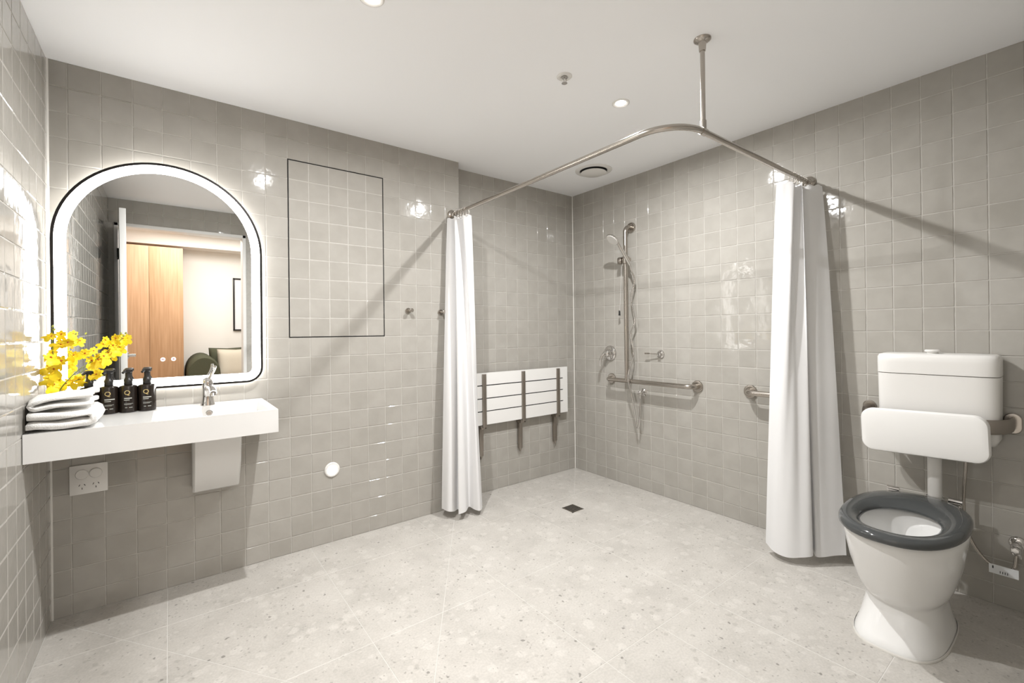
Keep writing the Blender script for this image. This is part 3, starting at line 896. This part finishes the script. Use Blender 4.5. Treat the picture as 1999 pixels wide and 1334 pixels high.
# power outlet
po = root('power_outlet', (-3.133, 0, 0.518), 'white double power outlet with big rockers under the basin', 'power outlet')
build('plate', box(NB(), -3.1955, -3.0705, -0.0095, -0.0005, 0.5185, 0.6465, 0.003), MT_PLAST, po, 30)
for i, x in enumerate((-3.155, -3.110)):
    build('rocker', lathe(NB(), [(0.0215, 0), (0.0215, 0.003), (0.0195, 0.0055), (0, 0.006 if i == 0 else 0.0075)], (x, -0.0095, 0.606), (0.0, -1, -0.06 if i else 0.06), 28), MT_PLAST, po, 40)
    bm = NB()
    for dx, dz, a in ((-0.0085, 0.006, 0.5), (0.0085, 0.006, -0.5), (0, -0.009, 0)):
        b2 = box(NB(), -0.0012, 0.0012, -0.0098, -0.0094, -0.0042, 0.0042)
        xform(b2, Matrix.Translation((x + dx, 0, 0.553 + dz)) @ Matrix.Rotation(a, 4, 'Y'))
        me = bpy.data.meshes.new('tmp'); b2.to_mesh(me); b2.free(); bm.from_mesh(me); bpy.data.meshes.remove(me)
    build('pin_slots', bm, MT_GAP, po)

# low wall light
nl = root('night_light', (-2.101, 0, 0.42), 'round white low-level wall light glowing on the tiles', 'wall light')
build('trim_ring', lathe(NB(), [(0.0425, 0), (0.0425, 0.004), (0.038, 0.008), (0.031, 0.008), (0.028, 0.004)], (-2.101, -0.0005, 0.42), (0, -1, 0), 36), MT_PLAST, nl, 40)
build('lens', lathe(NB(), [(0.0285, 0.003), (0.022, 0.007), (0.010, 0.009), (0, 0.0095)], (-2.101, -0.0005, 0.42), (0, -1, 0), 28), MT_NIGHT, nl, 40)

# robe hooks
for x, z, lab in ((-1.618, 1.352, 'round steel robe hook on open tiles right of access panel'), (-1.384, 1.347, 'round steel robe hook half hidden by the white curtain')):
    h = root('robe_hook', (x, 0, z), lab, 'hook', 'steel robe hooks on the tiles')
    build('rose', lathe(NB(), [(0.019, 0), (0.019, 0.006), (0.017, 0.008), (0, 0.008)], (x, -0.0005, z), (0, -1, 0), 24), MT_STEEL, h, 40)
    build('peg', lathe(NB(), [(0.008, 0.006), (0.008, 0.035), (0.013, 0.038), (0.013, 0.048), (0.011, 0.050), (0, 0.050)], (x, -0.0005, z), (0.15, -1, 0.05), 20), MT_STEEL, h, 40)

# ------------------------------------------------------------------ curtain rail
RZ, RX, RY = 2.02, -1.285, -1.735
cr = root('curtain_rail', (RX, RY, RZ), 'bent steel shower curtain rail hung from the ceiling', 'curtain rail')
rb = 0.17
pts = [(RX, -0.002, RZ)] + [(RX, RY + rb + 0.001, RZ)]
for k in range(13):
    a = math.pi + math.pi / 2 * k / 12
    pts.append((RX + rb + rb * math.cos(a), RY + rb + rb * math.sin(a), RZ))
pts += [(RX + rb + 0.001, RY, RZ), (-0.002, RY, RZ)]
build('rail', tube(NB(), pts, 0.0128, 16), MT_STEEL, cr, 60)
for p, ax in (((RX, -0.0005, RZ), (0, -1, 0)), ((-0.0005, RY, RZ), (-1, 0, 0))):
    build('flange', lathe(NB(), [(0.035, 0), (0.035, 0.006), (0.030, 0.013), (0.019, 0.018), (0.016, 0.032), (0.0135, 0.034)], p, ax, 28), MT_STEEL, cr, 50)
hx = -1.098
build('hanger_rod', tube(NB(), [(hx, RY, RZ + 0.012), (hx, RY, H)], 0.0095, 14), MT_STEEL, cr, 60)
bm = NB(); lathe(bm, [(0.034, 0), (0.034, 0.004), (0.028, 0.009), (0.0155, 0.014), (0.0135, 0.045), (0.0125, 0.05), (0.0095, 0.05)], (hx, RY, H), (0, 0, -1), 24)
box(bm, hx + 0.011, hx + 0.019, RY - 0.004, RY + 0.004, H - 0.043, H - 0.035)
build('ceiling_rose', bm, MT_STEEL, cr, 50)
bm = NB(); tube(bm, [(hx - 0.018, RY, RZ), (hx + 0.018, RY, RZ)], 0.0150, 16); lathe(bm, [(0.0125, 0.0), (0.0125, 0.045), (0.0095, 0.047)], (hx, RY, RZ), (0, 0, 1), 16)
box(bm, hx + 0.010, hx + 0.018, RY - 0.004, RY + 0.004, RZ + 0.03, RZ + 0.038)
build('tee_clamp', bm, MT_STEEL, cr, 50)

# ------------------------------------------------------------------ curtains
def resample(pts, n, smooth=6):
    P = spline([(x, y, 0) for x, y in pts], smooth)
    L = [0.0]
    for a, b in zip(P, P[1:]): L.append(L[-1] + (b - a).length)
    out = []
    j = 0
    for k in range(n + 1):
        s = L[-1] * k / n
        while j < len(L) - 2 and L[j + 1] < s: j += 1
        t = (s - L[j]) / max(1e-9, L[j + 1] - L[j])
        out.append(P[j].lerp(P[j + 1], t))
    return out
def curtain(label, top, bot, ztop, zbot, rail_pts, seed, mid=None, cols=110, rows=36):
    c = root('shower_curtain', (sum(p[0] for p in bot) / len(bot), sum(p[1] for p in bot) / len(bot), zbot), label, 'curtain', 'white shower curtains')
    T, B = resample(top, cols), resample(bot, cols)
    bm = NB()
    g = []
    for j in range(rows + 1):
        t = j / rows
        e = t ** 0.85
        row = []
        for k in range(cols + 1):
            p = T[k].lerp(B[k], e)
            zb = zbot + 0.010 * math.sin(k * 0.11 + seed)
            z = ztop + (zb - ztop) * t + (0.004 * math.sin(k * 0.5) if j == 0 else 0)
            wv = 0.0018 * math.sin(k * 0.35 + t * 5 + seed) * math.sin(math.pi * t)
            row.append(bm.verts.new((p.x + wv, p.y + wv, z)))
        g.append(row)
    for j in range(rows):
        for k in range(cols): bm.faces.new((g[j][k], g[j][k + 1], g[j + 1][k + 1], g[j + 1][k]))
    build('curtain_cloth', bm, MT_CURTAIN, c, 180)
    for (x, y, ax) in rail_pts:
        bm = NB()
        ring = []
        for k in range(17):
            a = 2 * math.pi * k / 16
            d = Vector((math.sin(a) * 0.020, 0, math.cos(a) * 0.030)) if ax == 'y' else Vector((0, math.sin(a) * 0.020, math.cos(a) * 0.030))
            ring.append(Vector((x, y, RZ - 0.014)) + d)
        tube(bm, ring, 0.0016, 6, cap=False)
        build('curtain_hook', bm, MT_STEEL, c, 180)
    return c
# left curtain, gathered against the vanity wall
curtain('white shower curtain gathered at the vanity wall end of the rail',
        [(-1.335, -0.022), (-1.318, -0.050), (-1.262, -0.055), (-1.250, -0.075), (-1.315, -0.090), (-1.322, -0.108), (-1.262, -0.120), (-1.248, -0.135), (-1.300, -0.160), (-1.255, -0.205)],
        [(-1.435, -0.085), (-1.425, -0.150), (-1.385, -0.160), (-1.335, -0.120), (-1.345, -0.175), (-1.385, -0.215), (-1.335, -0.225), (-1.275, -0.165), (-1.260, -0.205), (-1.235, -0.235), (-1.185, -0.190), (-1.155, -0.120)],
        1.985, 0.045, [(RX, -0.05, 'y'), (RX, -0.085, 'y'), (RX, -0.118, 'y'), (RX, -0.155, 'y'), (RX, -0.19, 'y')], 1.0)
# right curtain, gathered against the shower wall
curtain('white shower curtain gathered at the toilet wall end of the rail',
        [(-0.252, -1.668), (-0.232, -1.705), (-0.205, -1.742), (-0.160, -1.705), (-0.155, -1.745), (-0.180, -1.765), (-0.125, -1.735), (-0.100, -1.725), (-0.090, -1.760), (-0.066, -1.780), (-0.022, -1.805)],
        [(-0.295, -1.610), (-0.335, -1.665), (-0.338, -1.725), (-0.310, -1.775), (-0.262, -1.822), (-0.175, -1.775), (-0.185, -1.800), (-0.215, -1.820), (-0.200, -1.845), (-0.165, -1.880), (-0.125, -1.925)],
        1.985, 0.045, [(-0.215, RY, 'x'), (-0.175, RY, 'x'), (-0.135, RY, 'x'), (-0.10, RY, 'x'), (-0.065, RY, 'x')], 2.0)

# ------------------------------------------------------------------ ceiling fittings
def downlight(x, y, label, power, beam):
    d = root('downlight', (x, y, H), label, 'downlight', 'recessed ceiling downlights')
    build('trim_ring', lathe(NB(), [(0.045, 0), (0.045, 0.003), (0.040, 0.006), (0.030, 0.004), (0.026, 0.001)], (x, y, H), (0, 0, -1), 32), MT_PLAST, d, 40)
    build('lens', lathe(NB(), [(0.027, 0.001), (0.020, 0.0035), (0, 0.0045)], (x, y, H), (0, 0, -1), 24), MT_LAMP, d, 40)
    l = area_light('downlight_lamp', (0, 0, -0.010), 0.035, power, (1.0, 0.994, 0.985), math.radians(beam))
    l.parent = d
downlight(-0.958, -1.203, 'round recessed downlight in the ceiling near the shower', DOWNLIGHT_W, BEAM_A)
downlight(-2.266, -1.158, 'round recessed downlight in the ceiling in front of the mirror', DOWNLIGHT_B, BEAM_B)
sk = root('fire_sprinkler', (-1.368, -1.206, H), 'small chrome fire sprinkler head in the white ceiling', 'sprinkler')
build('cover_ring', lathe(NB(), [(0.036, 0), (0.036, 0.002), (0.031, 0.007), (0.018, 0.005), (0.016, 0.001)], (-1.368, -1.206, H), (0, 0, -1), 28), MT_PLAST, sk, 40)
bm = NB(); lathe(bm, [(0.0135, 0), (0.0135, 0.010), (0.006, 0.012), (0.004, 0.030), (0.0135, 0.031), (0.0135, 0.033), (0, 0.033)], (-1.368, -1.206, H), (0, 0, -1), 18)
for s in (-1, 1): tube(bm, spline([(-1.368 + s * 0.009, -1.206, H - 0.010), (-1.368 + s * 0.012, -1.206, H - 0.018), (-1.368 + s * 0.004, -1.206, H - 0.030)], 4), 0.0018, 6)
build('sprinkler_head', bm, MT_CHROME, sk, 40)
vn = root('ceiling_vent', (-0.333, -0.442, H), 'round white exhaust vent in the ceiling over the shower', 'vent')
build('vent_collar', lathe(NB(), [(0.135, 0), (0.135, 0.003), (0.122, 0.008), (0.104, 0.008), (0.098, 0.002)], (-0.333, -0.442, H), (0, 0, -1), 40), MT_PLAST, vn, 40)
build('vent_throat', lathe(NB(), [(0.103, 0.001), (0.103, 0.0022), (0, 0.0022)], (-0.333, -0.442, H), (0, 0, -1), 32), MT_GAP, vn)
build('vent_disc', lathe(NB(), [(0.02, 0.002), (0.02, 0.014), (0.092, 0.016), (0.095, 0.020), (0.080, 0.026), (0, 0.030)], (-0.333, -0.442, H), (0, 0, -1), 40), MT_PLAST, vn, 40)

# ------------------------------------------------------------------ folding shower seat
SY = 0.058                                     # front face of the folded seat panel
fs_ = root('folding_shower_seat', (-0.6, DEPTH, 0.52), 'white slatted folding shower seat on steel straps, folded up', 'shower seat')
bm = NB()
sx0, sx1, sz0, sz1 = -1.085, -0.139, 0.520, 0.905
slots = [0.812, 0.715, 0.620]
edges = [sz1] + [v for s in slots for v in (s + 0.004, s - 0.004)] + [sz0]
for a, b in zip(edges[::2], edges[1::2]): box(bm, sx0 + 0.03, sx1 - 0.05, SY, SY + 0.018, b, a)
box(bm, sx1 - 0.05, sx1, SY, SY + 0.018, sz0, sz1); box(bm, sx0, sx0 + 0.03, SY, SY + 0.018, sz0, sz1)
sp_panel = build('seat_panel', bm, MT_PAD, fs_, 30)
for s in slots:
    build('slot_shade_strip', box(NB(), sx0 + 0.03, sx1 - 0.05, SY + 0.010, SY + 0.016, s - 0.004, s + 0.004), MT_GAP, sp_panel)  # dark strip stands in for the shade inside the slot
for x in (-0.998, -0.626, -0.252):
    build('strap', box(NB(), x - 0.0165, x + 0.0165, SY - 0.012, SY, 0.500, 0.897, 0.002), MT_DARKSTEEL, fs_, 30)
    h = build('hinge_block', box(NB(), x - 0.030, x + 0.018, SY - 0.006, DEPTH - 0.0005, 0.490, 0.516, 0.002), MT_DARKSTEEL, fs_, 30)
    build('hinge_bolt', lathe(NB(), [(0.008, 0), (0.008, 0.004), (0, 0.005)], (x + 0.008, SY - 0.006, 0.502), (0, -1, 0), 14), MT_BLACKMETAL, h, 40)
    bm = NB()
    box(bm, x - 0.026, x + 0.006, SY + 0.020, SY + 0.045, 0.285, 0.50, 0.002)
    tube(bm, [(x - 0.010, SY + 0.032, 0.287), (x - 0.010, SY + 0.032, 0.262)], [0.014, 0.007], 12)
    build('folded_leg', bm, MT_DARKSTEEL, fs_, 30)

# ------------------------------------------------------------------ shower rail set
def flange(parent, p, ax, r=0.040):
    return build('flange', lathe(NB(), [(r, 0), (r, 0.007), (r * 0.94, 0.0105), (r * 0.86, 0.0115), (r * 0.46, 0.0095), (r * 0.43, 0.012)], p, ax, 32), MT_STEEL, parent, 35)
GO = -0.075
gr = root('shower_grab_rail', (0, -0.67, 0.822), 'steel grab rail with tall upright for the hand shower', 'grab rail')
GZ = 0.824
y1, y2 = -0.315, -1.055
hb = spline([(-0.001, y1, GZ), (GO * 0.55, y1 - 0.004, GZ), (GO * 0.95, y1 - 0.030, GZ), (GO, y1 - 0.075, GZ)], 5) + spline([(GO, y2 + 0.075, GZ), (GO * 0.95, y2 + 0.030, GZ), (GO * 0.55, y2 + 0.004, GZ), (-0.001, y2, GZ)], 5)
build('horizontal_bar', tube(NB(), hb, 0.0170, 18), MT_STEEL, gr, 60)
VYP = -0.522
vbp = [(GO, VYP, GZ), (GO, VYP, 1.93)] + spline([(GO, VYP, 1.945), (GO * 0.96, VYP, 1.975), (GO * 0.6, VYP, 2.000), (-0.001, VYP, 2.003)], 6)
build('upright_bar', tube(NB(), vbp, 0.0165, 18), MT_STEEL, gr, 60)
flange(gr, (-0.0005, y1, GZ), (-1, 0, 0)); flange(gr, (-0.0005, y2, GZ), (-1, 0, 0)); flange(gr, (-0.0005, VYP, 2.003), (-1, 0, 0))
# hand shower
BZ = 1.745
sl = root('shower_slider', (GO, VYP, BZ), 'steel slider clamp with pull cord on the shower upright', 'shower bracket')
build('clamp', lathe(NB(), [(0.0168, -0.026), (0.028, -0.026), (0.029, 0.0), (0.028, 0.026), (0.0168, 0.026)], (GO, VYP, BZ), (0, 0, 1), 24), MT_STEEL, sl, 40)
build('clamp_knob', lathe(NB(), [(0.024, 0), (0.028, 0.004), (0.028, 0.026), (0.023, 0.032), (0, 0.033)], (GO - 0.008, VYP + 0.026, BZ - 0.002), (-0.5, 1, 0), 24), MT_DARKSTEEL, sl, 40)
build('hose_cradle', tube(NB(), [(GO - 0.010, VYP - 0.020, BZ - 0.005), (GO - 0.020, VYP - 0.050, BZ - 0.002)], [0.017, 0.017], 14), MT_STEEL, sl, 40)
cd = build('pull_cord', tube(NB(), spline([(GO - 0.005, VYP + 0.035, BZ - 0.02), (GO + 0.01, VYP + 0.052, BZ - 0.15), (GO + 0.02, VYP + 0.073, 1.39), (GO + 0.022, VYP + 0.082, 1.345)], 5), 0.0015, 6), MT_PLAST, sl, 180)
build('cord_toggle', lathe(NB(), [(0, 0.024), (0.0055, 0.023), (0.007, 0.0), (0.0085, -0.016), (0, -0.018)], (GO + 0.022, VYP + 0.082, 1.343), (0, 0, 1), 14), MT_RUBBER, cd, 40)
hs = root('hand_shower', (GO - 0.02, VYP - 0.05, BZ), 'white and chrome hand shower held in the slider clamp', 'hand shower')
ha = Vector((GO - 0.018, VYP - 0.056, BZ - 0.045)); hb2 = Vector((GO - 0.115, VYP - 0.020, BZ + 0.120))
build('handle', tube(NB(), [ha, ha.lerp(hb2, 0.15), ha.lerp(hb2, 0.6), hb2], [0.0105, 0.0125, 0.0125, 0.0115], 16), MT_CHROME, hs, 60)
hc = hb2 + Vector((-0.038, 0.014, 0.020)); hax = Vector((-0.62, 0.20, -0.75)).normalized()
head = build('spray_head', lathe(NB(), [(0.0, -0.022), (0.028, -0.018), (0.050, -0.004), (0.053, 0.004), (0.050, 0.008), (0.0, 0.008)], hc, hax, 32), MT_CHROME, hs, 50)
build('spray_face', lathe(NB(), [(0.048, 0.008), (0.046, 0.0105), (0, 0.0115)], hc, hax, 32), MT_PLAST, head, 40)
hosep = [ha, (GO - 0.01, VYP - 0.062, 1.66), (-0.060, -0.592, 1.585), (-0.058, -0.560, 1.46), (-0.058, -0.578, 1.346), (-0.058, -0.588, 1.27), (-0.060, -0.552, 1.17), (-0.058, -0.574, 1.03), (GO - 0.026, -0.562, 0.90), (GO - 0.026, -0.558, 0.82), (-0.085, -0.578, 0.70), (-0.065, -0.588, 0.56), (-0.060, -0.598, 0.487), (-0.060, -0.612, 0.483), (-0.060, -0.624, 0.54), (-0.058, -0.626, 0.64), (-0.055, -0.628, 0.706)]
build('hose', tube(NB(), spline(hosep, 8), 0.0068, 10), MT_CHROME, hs, 180)
bm = NB(); lathe(bm, [(0.028, 0), (0.028, 0.006), (0.016, 0.009), (0.014, 0.045), (0.016, 0.060), (0, 0.066)], (-0.0005, -0.618, 0.740), (-1, -0.1, 0), 24); tube(bm, [(-0.054, -0.625, 0.738), (-0.055, -0.628, 0.700)], 0.0105, 14)
build('wall_elbow', bm, MT_CHROME, hs, 50)
# shower mixer
sm = root('shower_mixer', (0, -0.300, 1.026), 'round chrome shower mixer with a drooping lever handle', 'shower mixer')
build('escutcheon', lathe(NB(), [(0.062, 0), (0.062, 0.004), (0.056, 0.012), (0.036, 0.016)], (-0.0005, -0.300, 1.026), (-1, 0, 0), 36), MT_CHROME, sm, 50)
build('mixer_body', lathe(NB(), [(0.032, 0.012), (0.032, 0.040), (0.027, 0.055), (0.012, 0.064), (0, 0.066)], (-0.0005, -0.300, 1.026), (-1, 0, 0), 28), MT_CHROME, sm, 50)
build('lever', tube(NB(), spline([(-0.052, -0.300, 1.030), (-0.075, -0.285, 1.015), (-0.085, -0.270, 0.975), (-0.080, -0.262, 0.925)], 5), [0.013] * 5 + [0.010] * 6 + [0.0085] * 5, 12), MT_CHROME, sm, 60)
# small wall spindle
sd = root('wall_spindle', (0, -0.772, 1.033), 'small chrome wall fitting with thin pin above the grab rail', 'wall fitting')
build('rose', lathe(NB(), [(0.030, 0), (0.030, 0.005), (0.026, 0.010), (0.014, 0.012), (0.013, 0.030), (0, 0.032)], (-0.0005, -0.772, 1.033), (-1, 0, 0), 28), MT_CHROME, sd, 50)
bm = NB(); tube(bm, [(-0.022, -0.765, 1.034), (-0.035, -0.70, 1.037), (-0.040, -0.665, 1.038)], [0.004, 0.0035, 0.003], 8)
for k in range(5): lathe(bm, [(0.0055, -0.0025), (0.0055, 0.0025)], (-0.037 - k * 0.0006, -0.695 + k * 0.008, 1.0372), (0, 1, 0), 10)
build('pin', bm, MT_STEEL, sd, 50)
# second grab rail, running behind the curtain
g2 = root('toilet_grab_rail', (0, -1.58, 0.826), 'short steel grab rail running behind the white curtain', 'grab rail')
ya, yb = -1.405, -1.80
hb = spline([(-0.001, ya, GZ), (GO * 0.55, ya - 0.004, GZ), (GO * 0.95, ya - 0.030, GZ), (GO, ya - 0.075, GZ)], 5) + spline([(GO, yb + 0.075, GZ), (GO * 0.95, yb + 0.030, GZ), (GO * 0.55, yb + 0.004, GZ), (-0.001, yb, GZ)], 5)
build('bar', tube(NB(), hb, 0.0170, 18), MT_STEEL, g2, 60)
flange(g2, (-0.0005, ya, GZ), (-1, 0, 0)); flange(g2, (-0.0005, yb, GZ), (-1, 0, 0))

# ------------------------------------------------------------------ toilet
TY = -2.225
tl = root('toilet', (-0.5, TY, 0), 'white ceramic toilet pan with a dark grey open seat', 'toilet')
def sec(z, xf, xb, hw, e=2.3, n=48): return superell((xf + xb) / 2, TY, (xb - xf) / 2, hw, z, e, n)
bm = NB()
outer = [(0.0, -0.735, -0.215, 0.140, 3.0), (0.008, -0.735, -0.215, 0.140, 3.0), (0.03, -0.715, -0.222, 0.132, 2.9), (0.07, -0.685, -0.235, 0.124, 2.8), (0.11, -0.660, -0.245, 0.118, 2.7), (0.138, -0.652, -0.242, 0.116, 2.6), (0.148, -0.656, -0.240, 0.118, 2.5),
         (0.160, -0.672, -0.225, 0.129, 2.4), (0.185, -0.690, -0.215, 0.142, 2.35), (0.22, -0.708, -0.205, 0.153, 2.3), (0.28, -0.736, -0.190, 0.167, 2.3), (0.34, -0.757, -0.175, 0.176, 2.3), (0.39, -0.772, -0.160, 0.183, 2.3), (0.418, -0.776, -0.150, 0.185, 2.3), (0.425, -0.770, -0.155, 0.181, 2.3)]
inner = [(0.425, -0.735, -0.330, 0.138, 2.2), (0.415, -0.728, -0.340, 0.132, 2.2), (0.36, -0.712, -0.355, 0.122, 2.2), (0.27, -0.66, -0.385, 0.095, 2.1), (0.20, -0.58, -0.42, 0.060, 2.0)]
loft(bm, [sec(*s) for s in outer] + [sec(*s) for s in inner], True, True)
build('pan', bm, MT_PORC, tl, 60)
bm = NB(); bm.faces.new([bm.verts.new(p) for p in superell(-0.51, TY, 0.098, 0.072, 0.228, 2.1, 32)])
build('water', bm, MT_WATER, tl)
bm = NB(); loft(bm, [sec(0.0, -0.739, -0.21, 0.1435, 3.0), sec(0.005, -0.739, -0.21, 0.1435, 3.0), sec(0.009, -0.736, -0.214, 0.141, 3.0)], True, False)
build('sealant_bead', bm, MT_SILICONE, tl, 60)
def seat_ring():
    bm = NB()
    n = 64
    prof = [(0.0, 0.430), (0.0, 0.438), (0.12, 0.447), (0.40, 0.459), (0.70, 0.461), (0.92, 0.455), (1.0, 0.445), (1.0, 0.432), (0.93, 0.4265), (0.1, 0.4265)]
    rings = []
    for s, z in prof:
        ring = []
        a_in, a_out = superell(-0.545, TY, 0.178, 0.118, z, 2.15, n), superell(-0.478, TY, 0.330, 0.192, z, 2.35, n)
        ring = [a.lerp(b, s) for a, b in zip(a_in, a_out)]
        rings.append(ring)
    rings.append(rings[0])
    loft(bm, rings, False, False)
    return bm
build('toilet_seat', seat_ring(), MT_GREYSEAT, tl, 60)
for s in (-1, 1):
    bm = NB(); box(bm, -0.165, -0.120, TY + s * 0.105 - 0.018, TY + s * 0.105 + 0.018, 0.424, 0.438, 0.003)
    tube(bm, [(-0.150, TY + s * 0.105 - 0.022, 0.452), (-0.150, TY + s * 0.105 + 0.022, 0.452)], 0.012, 14)
    build('seat_hinge', bm, MT_CHROME, tl, 40)

# cistern
CY = -2.263
ci = root('toilet_cistern', (0, CY, 0.7), 'white plastic cistern with push button on the tiled wall', 'cistern')
def tank(z, d, hw, e=5.5):
    pts_ = []
    n = 48
    for k in range(n):
        t = 2 * math.pi * k / n
        c, s = math.cos(t), math.sin(t)
        x = -d / 2 - 0.0005 + d / 2 * math.copysign(abs(c) ** (2 / e), c)
        pts_.append(Vector((x, CY + hw * math.copysign(abs(s) ** (2 / e), s), z)))
    return pts_
bm = NB(); loft(bm, [tank(0.700, 0.12, 0.165), tank(0.706, 0.140, 0.185), tank(0.73, 0.156, 0.196), tank(0.80, 0.163, 0.199), tank(0.995, 0.1685, 0.2012)], True, True)
build('tank', bm, MT_PLAST, ci, 50)
bm = NB(); loft(bm, [tank(0.9965, 0.164, 0.198), tank(0.999, 0.170, 0.202), tank(1.05, 0.171, 0.2025), tank(1.072, 0.170, 0.202), tank(1.083, 0.164, 0.197), tank(1.088, 0.148, 0.184), tank(1.089, 0.05, 0.08)], True, True)
lid = build('cistern_lid', bm, MT_PLAST, ci, 50)
build('flush_button', lathe(NB(), [(0.020, 0), (0.020, 0.007), (0.027, 0.009), (0.028, 0.014), (0.025, 0.018), (0, 0.019)], (-0.095, CY + 0.01, 1.088), (0, 0, 1), 28), MT_PLAST, lid, 40)
fp = root('flush_pipe', (-0.085, CY + 0.01, 0.43), 'white flush pipe between the cistern and the toilet pan', 'pipe')
build('pipe', lathe(NB(), [(0.025, 0.42), (0.025, 0.64), (0.025, 0.705)], (-0.085, CY + 0.01, 0), (0, 0, 1), 24), MT_PLAST, fp, 60)
build('pipe_collar', lathe(NB(), [(0.025, 0.615), (0.0285, 0.617), (0.0285, 0.630), (0.0265, 0.632), (0.0265, 0.642), (0.0285, 0.644), (0.0285, 0.690), (0.025, 0.692)], (-0.085, CY + 0.01, 0), (0, 0, 1), 24), MT_PLAST, fp, 40)
build('pipe_boot', lathe(NB(), [(0.0255, 0.405), (0.032, 0.407), (0.032, 0.437), (0.027, 0.441), (0.0255, 0.441)], (-0.085, CY + 0.01, 0), (0, 0, 1), 24), MT_GLASS, fp, 40)
# pan spigot that carries the pipe
build('inlet_spigot', tube(NB(), spline([(-0.085, CY + 0.01, 0.415), (-0.09, CY + 0.01, 0.37), (-0.13, CY + 0.02, 0.34), (-0.22, TY, 0.335)], 5), 0.030, 16), MT_PORC, tl, 60)

# backrest
br = root('toilet_back_support', (-0.22, -2.235, 0.735), 'white padded toilet backrest on a curved steel bar', 'backrest')
bm = NB()
py0, py1, pz0, pz1, prr = -2.444, -2.024, 0.645, 0.838, 0.045
def pad_ring(d, x):
    out = []
    for cy, cz, a0 in ((py1 - prr, pz1 - prr, 0), (py0 + prr, pz1 - prr, 90), (py0 + prr, pz0 + prr, 180), (py1 - prr, pz0 + prr, 270)):
        for k in range(8):
            a = math.radians(a0 + 90 * k / 7)
            out.append(Vector((x, cy + (prr - d) * math.cos(a), cz + (prr - d) * math.sin(a))))
    return out
loft(bm, [pad_ring(0.006, -0.205), pad_ring(0.0, -0.211), pad_ring(0.0, -0.240), pad_ring(0.004, -0.247), pad_ring(0.016, -0.250)])
xform(bm, Matrix.Translation((0, -2.234, 0.741)) @ Matrix.Rotation(-0.030, 4, 'X') @ Matrix.Translation((0, 2.234, -0.741)))
build('pad', bm, MT_PAD, br, 40)
bz = 0.795
y_r, y_l = -2.487, -1.997
arc = spline([(-0.001, y_r, bz), (-0.06, y_r - 0.002, bz), (-0.13, y_r + 0.010, bz), (-0.185, y_r + 0.05, bz), (-0.197, y_r + 0.13, bz)], 6) + spline([(-0.197, y_l - 0.13, bz), (-0.185, y_l - 0.05, bz), (-0.13, y_l - 0.010, bz), (-0.06, y_l + 0.002, bz), (-0.001, y_l, bz)], 6)
build('support_bar', tube(NB(), arc, 0.030, 16, sx=1.0, sy=0.28, fixed_up=Vector((0, 0, 1))), MT_DARKSTEEL, br, 60)
for y in (y_r, y_l):
    bm = NB()
    def fl(d, x): return [Vector((x, y + (0.028 - d) * math.cos(math.pi * k / 13 + a0), bz + o0 + (0.028 - d) * math.sin(math.pi * k / 13 + a0))) for a0, o0 in ((0.0, 0.016), (math.pi, -0.016)) for k in range(14)]
    loft(bm, [fl(0, -0.0005), fl(0, -0.007), fl(0.003, -0.010), fl(0.010, -0.0105)])
    build('flange', bm, MT_STEEL, br, 40)

# water stop valve with hose and tag
sv = root('stop_valve', (0, -2.497, 0.28), 'chrome water stop valve with flexible hose beside the toilet', 'valve')
bm = NB(); lathe(bm, [(0.028, 0), (0.028, 0.004), (0.022, 0.010), (0.013, 0.012), (0.013, 0.060)], (-0.0005, -2.497, 0.290), (-1, 0, 0), 24)
lathe(bm, [(0.016, -0.018), (0.018, -0.012), (0.018, 0.020), (0.012, 0.026)], (-0.052, -2.497, 0.275), (0, 0, 1), 20)
build('valve_body', bm, MT_CHROME, sv, 50)
build('valve_handle', lathe(NB(), [(0.010, 0), (0.015, 0.004), (0.015, 0.022), (0.010, 0.026), (0, 0.027)], (-0.066, -2.497, 0.283), (-1, 0, 0), 6), MT_CHROME, sv, 30)
build('supply_hose', tube(NB(), spline([(-0.075, -2.352, 0.712), (-0.068, -2.352, 0.60), (-0.062, -2.343, 0.47), (-0.062, -2.345, 0.36), (-0.062, -2.364, 0.275), (-0.060, -2.405, 0.205), (-0.058, -2.45, 0.180), (-0.055, -2.488, 0.195), (-0.052, -2.497, 0.258)], 6), 0.0062, 8), MT_STEEL, sv, 180)
tgp = build('paper_tag', box(NB(), -0.0705, -0.0695, -2.503, -2.418, 0.160, 0.198), MT_PAPER, sv)
bm = NB(); box(bm, -0.0712, -0.0705, -2.432, -2.428, 0.181, 0.192)
for k in range(4): box(bm, -0.0712, -0.0705, -2.452 - k * 0.007, -2.450 - k * 0.007, 0.166, 0.176)
build('tag_print', bm, MT_INK, tgp)

# floor drain
fd = root('floor_drain', (DRAIN[0], DRAIN[1], 0), 'small square dark steel floor drain in the shower', 'floor drain')
dd = 0.052
bm = NB()
for a, b, c, d in ((-dd, dd, -dd, -dd + 0.007), (-dd, dd, dd - 0.007, dd), (-dd, -dd + 0.007, -dd, dd), (dd - 0.007, dd, -dd, dd)):
    box(bm, DRAIN[0] + a, DRAIN[0] + b, DRAIN[1] + c, DRAIN[1] + d, -0.0005, 0.0022)
build('drain_frame', bm, MT_DARKSTEEL, fd, 30)
build('drain_pit', box(NB(), DRAIN[0] - dd + 0.006, DRAIN[0] + dd - 0.006, DRAIN[1] - dd + 0.006, DRAIN[1] + dd - 0.006, -0.001, 0.0004), MT_GAP, fd)
for k in range(5):
    q = -0.034 + k * 0.017
    build('grate_bar', box(NB(), DRAIN[0] - 0.044, DRAIN[0] + 0.044, DRAIN[1] + q - 0.004, DRAIN[1] + q + 0.004, 0.0004, 0.0018), MT_DARKSTEEL, fd, 30)
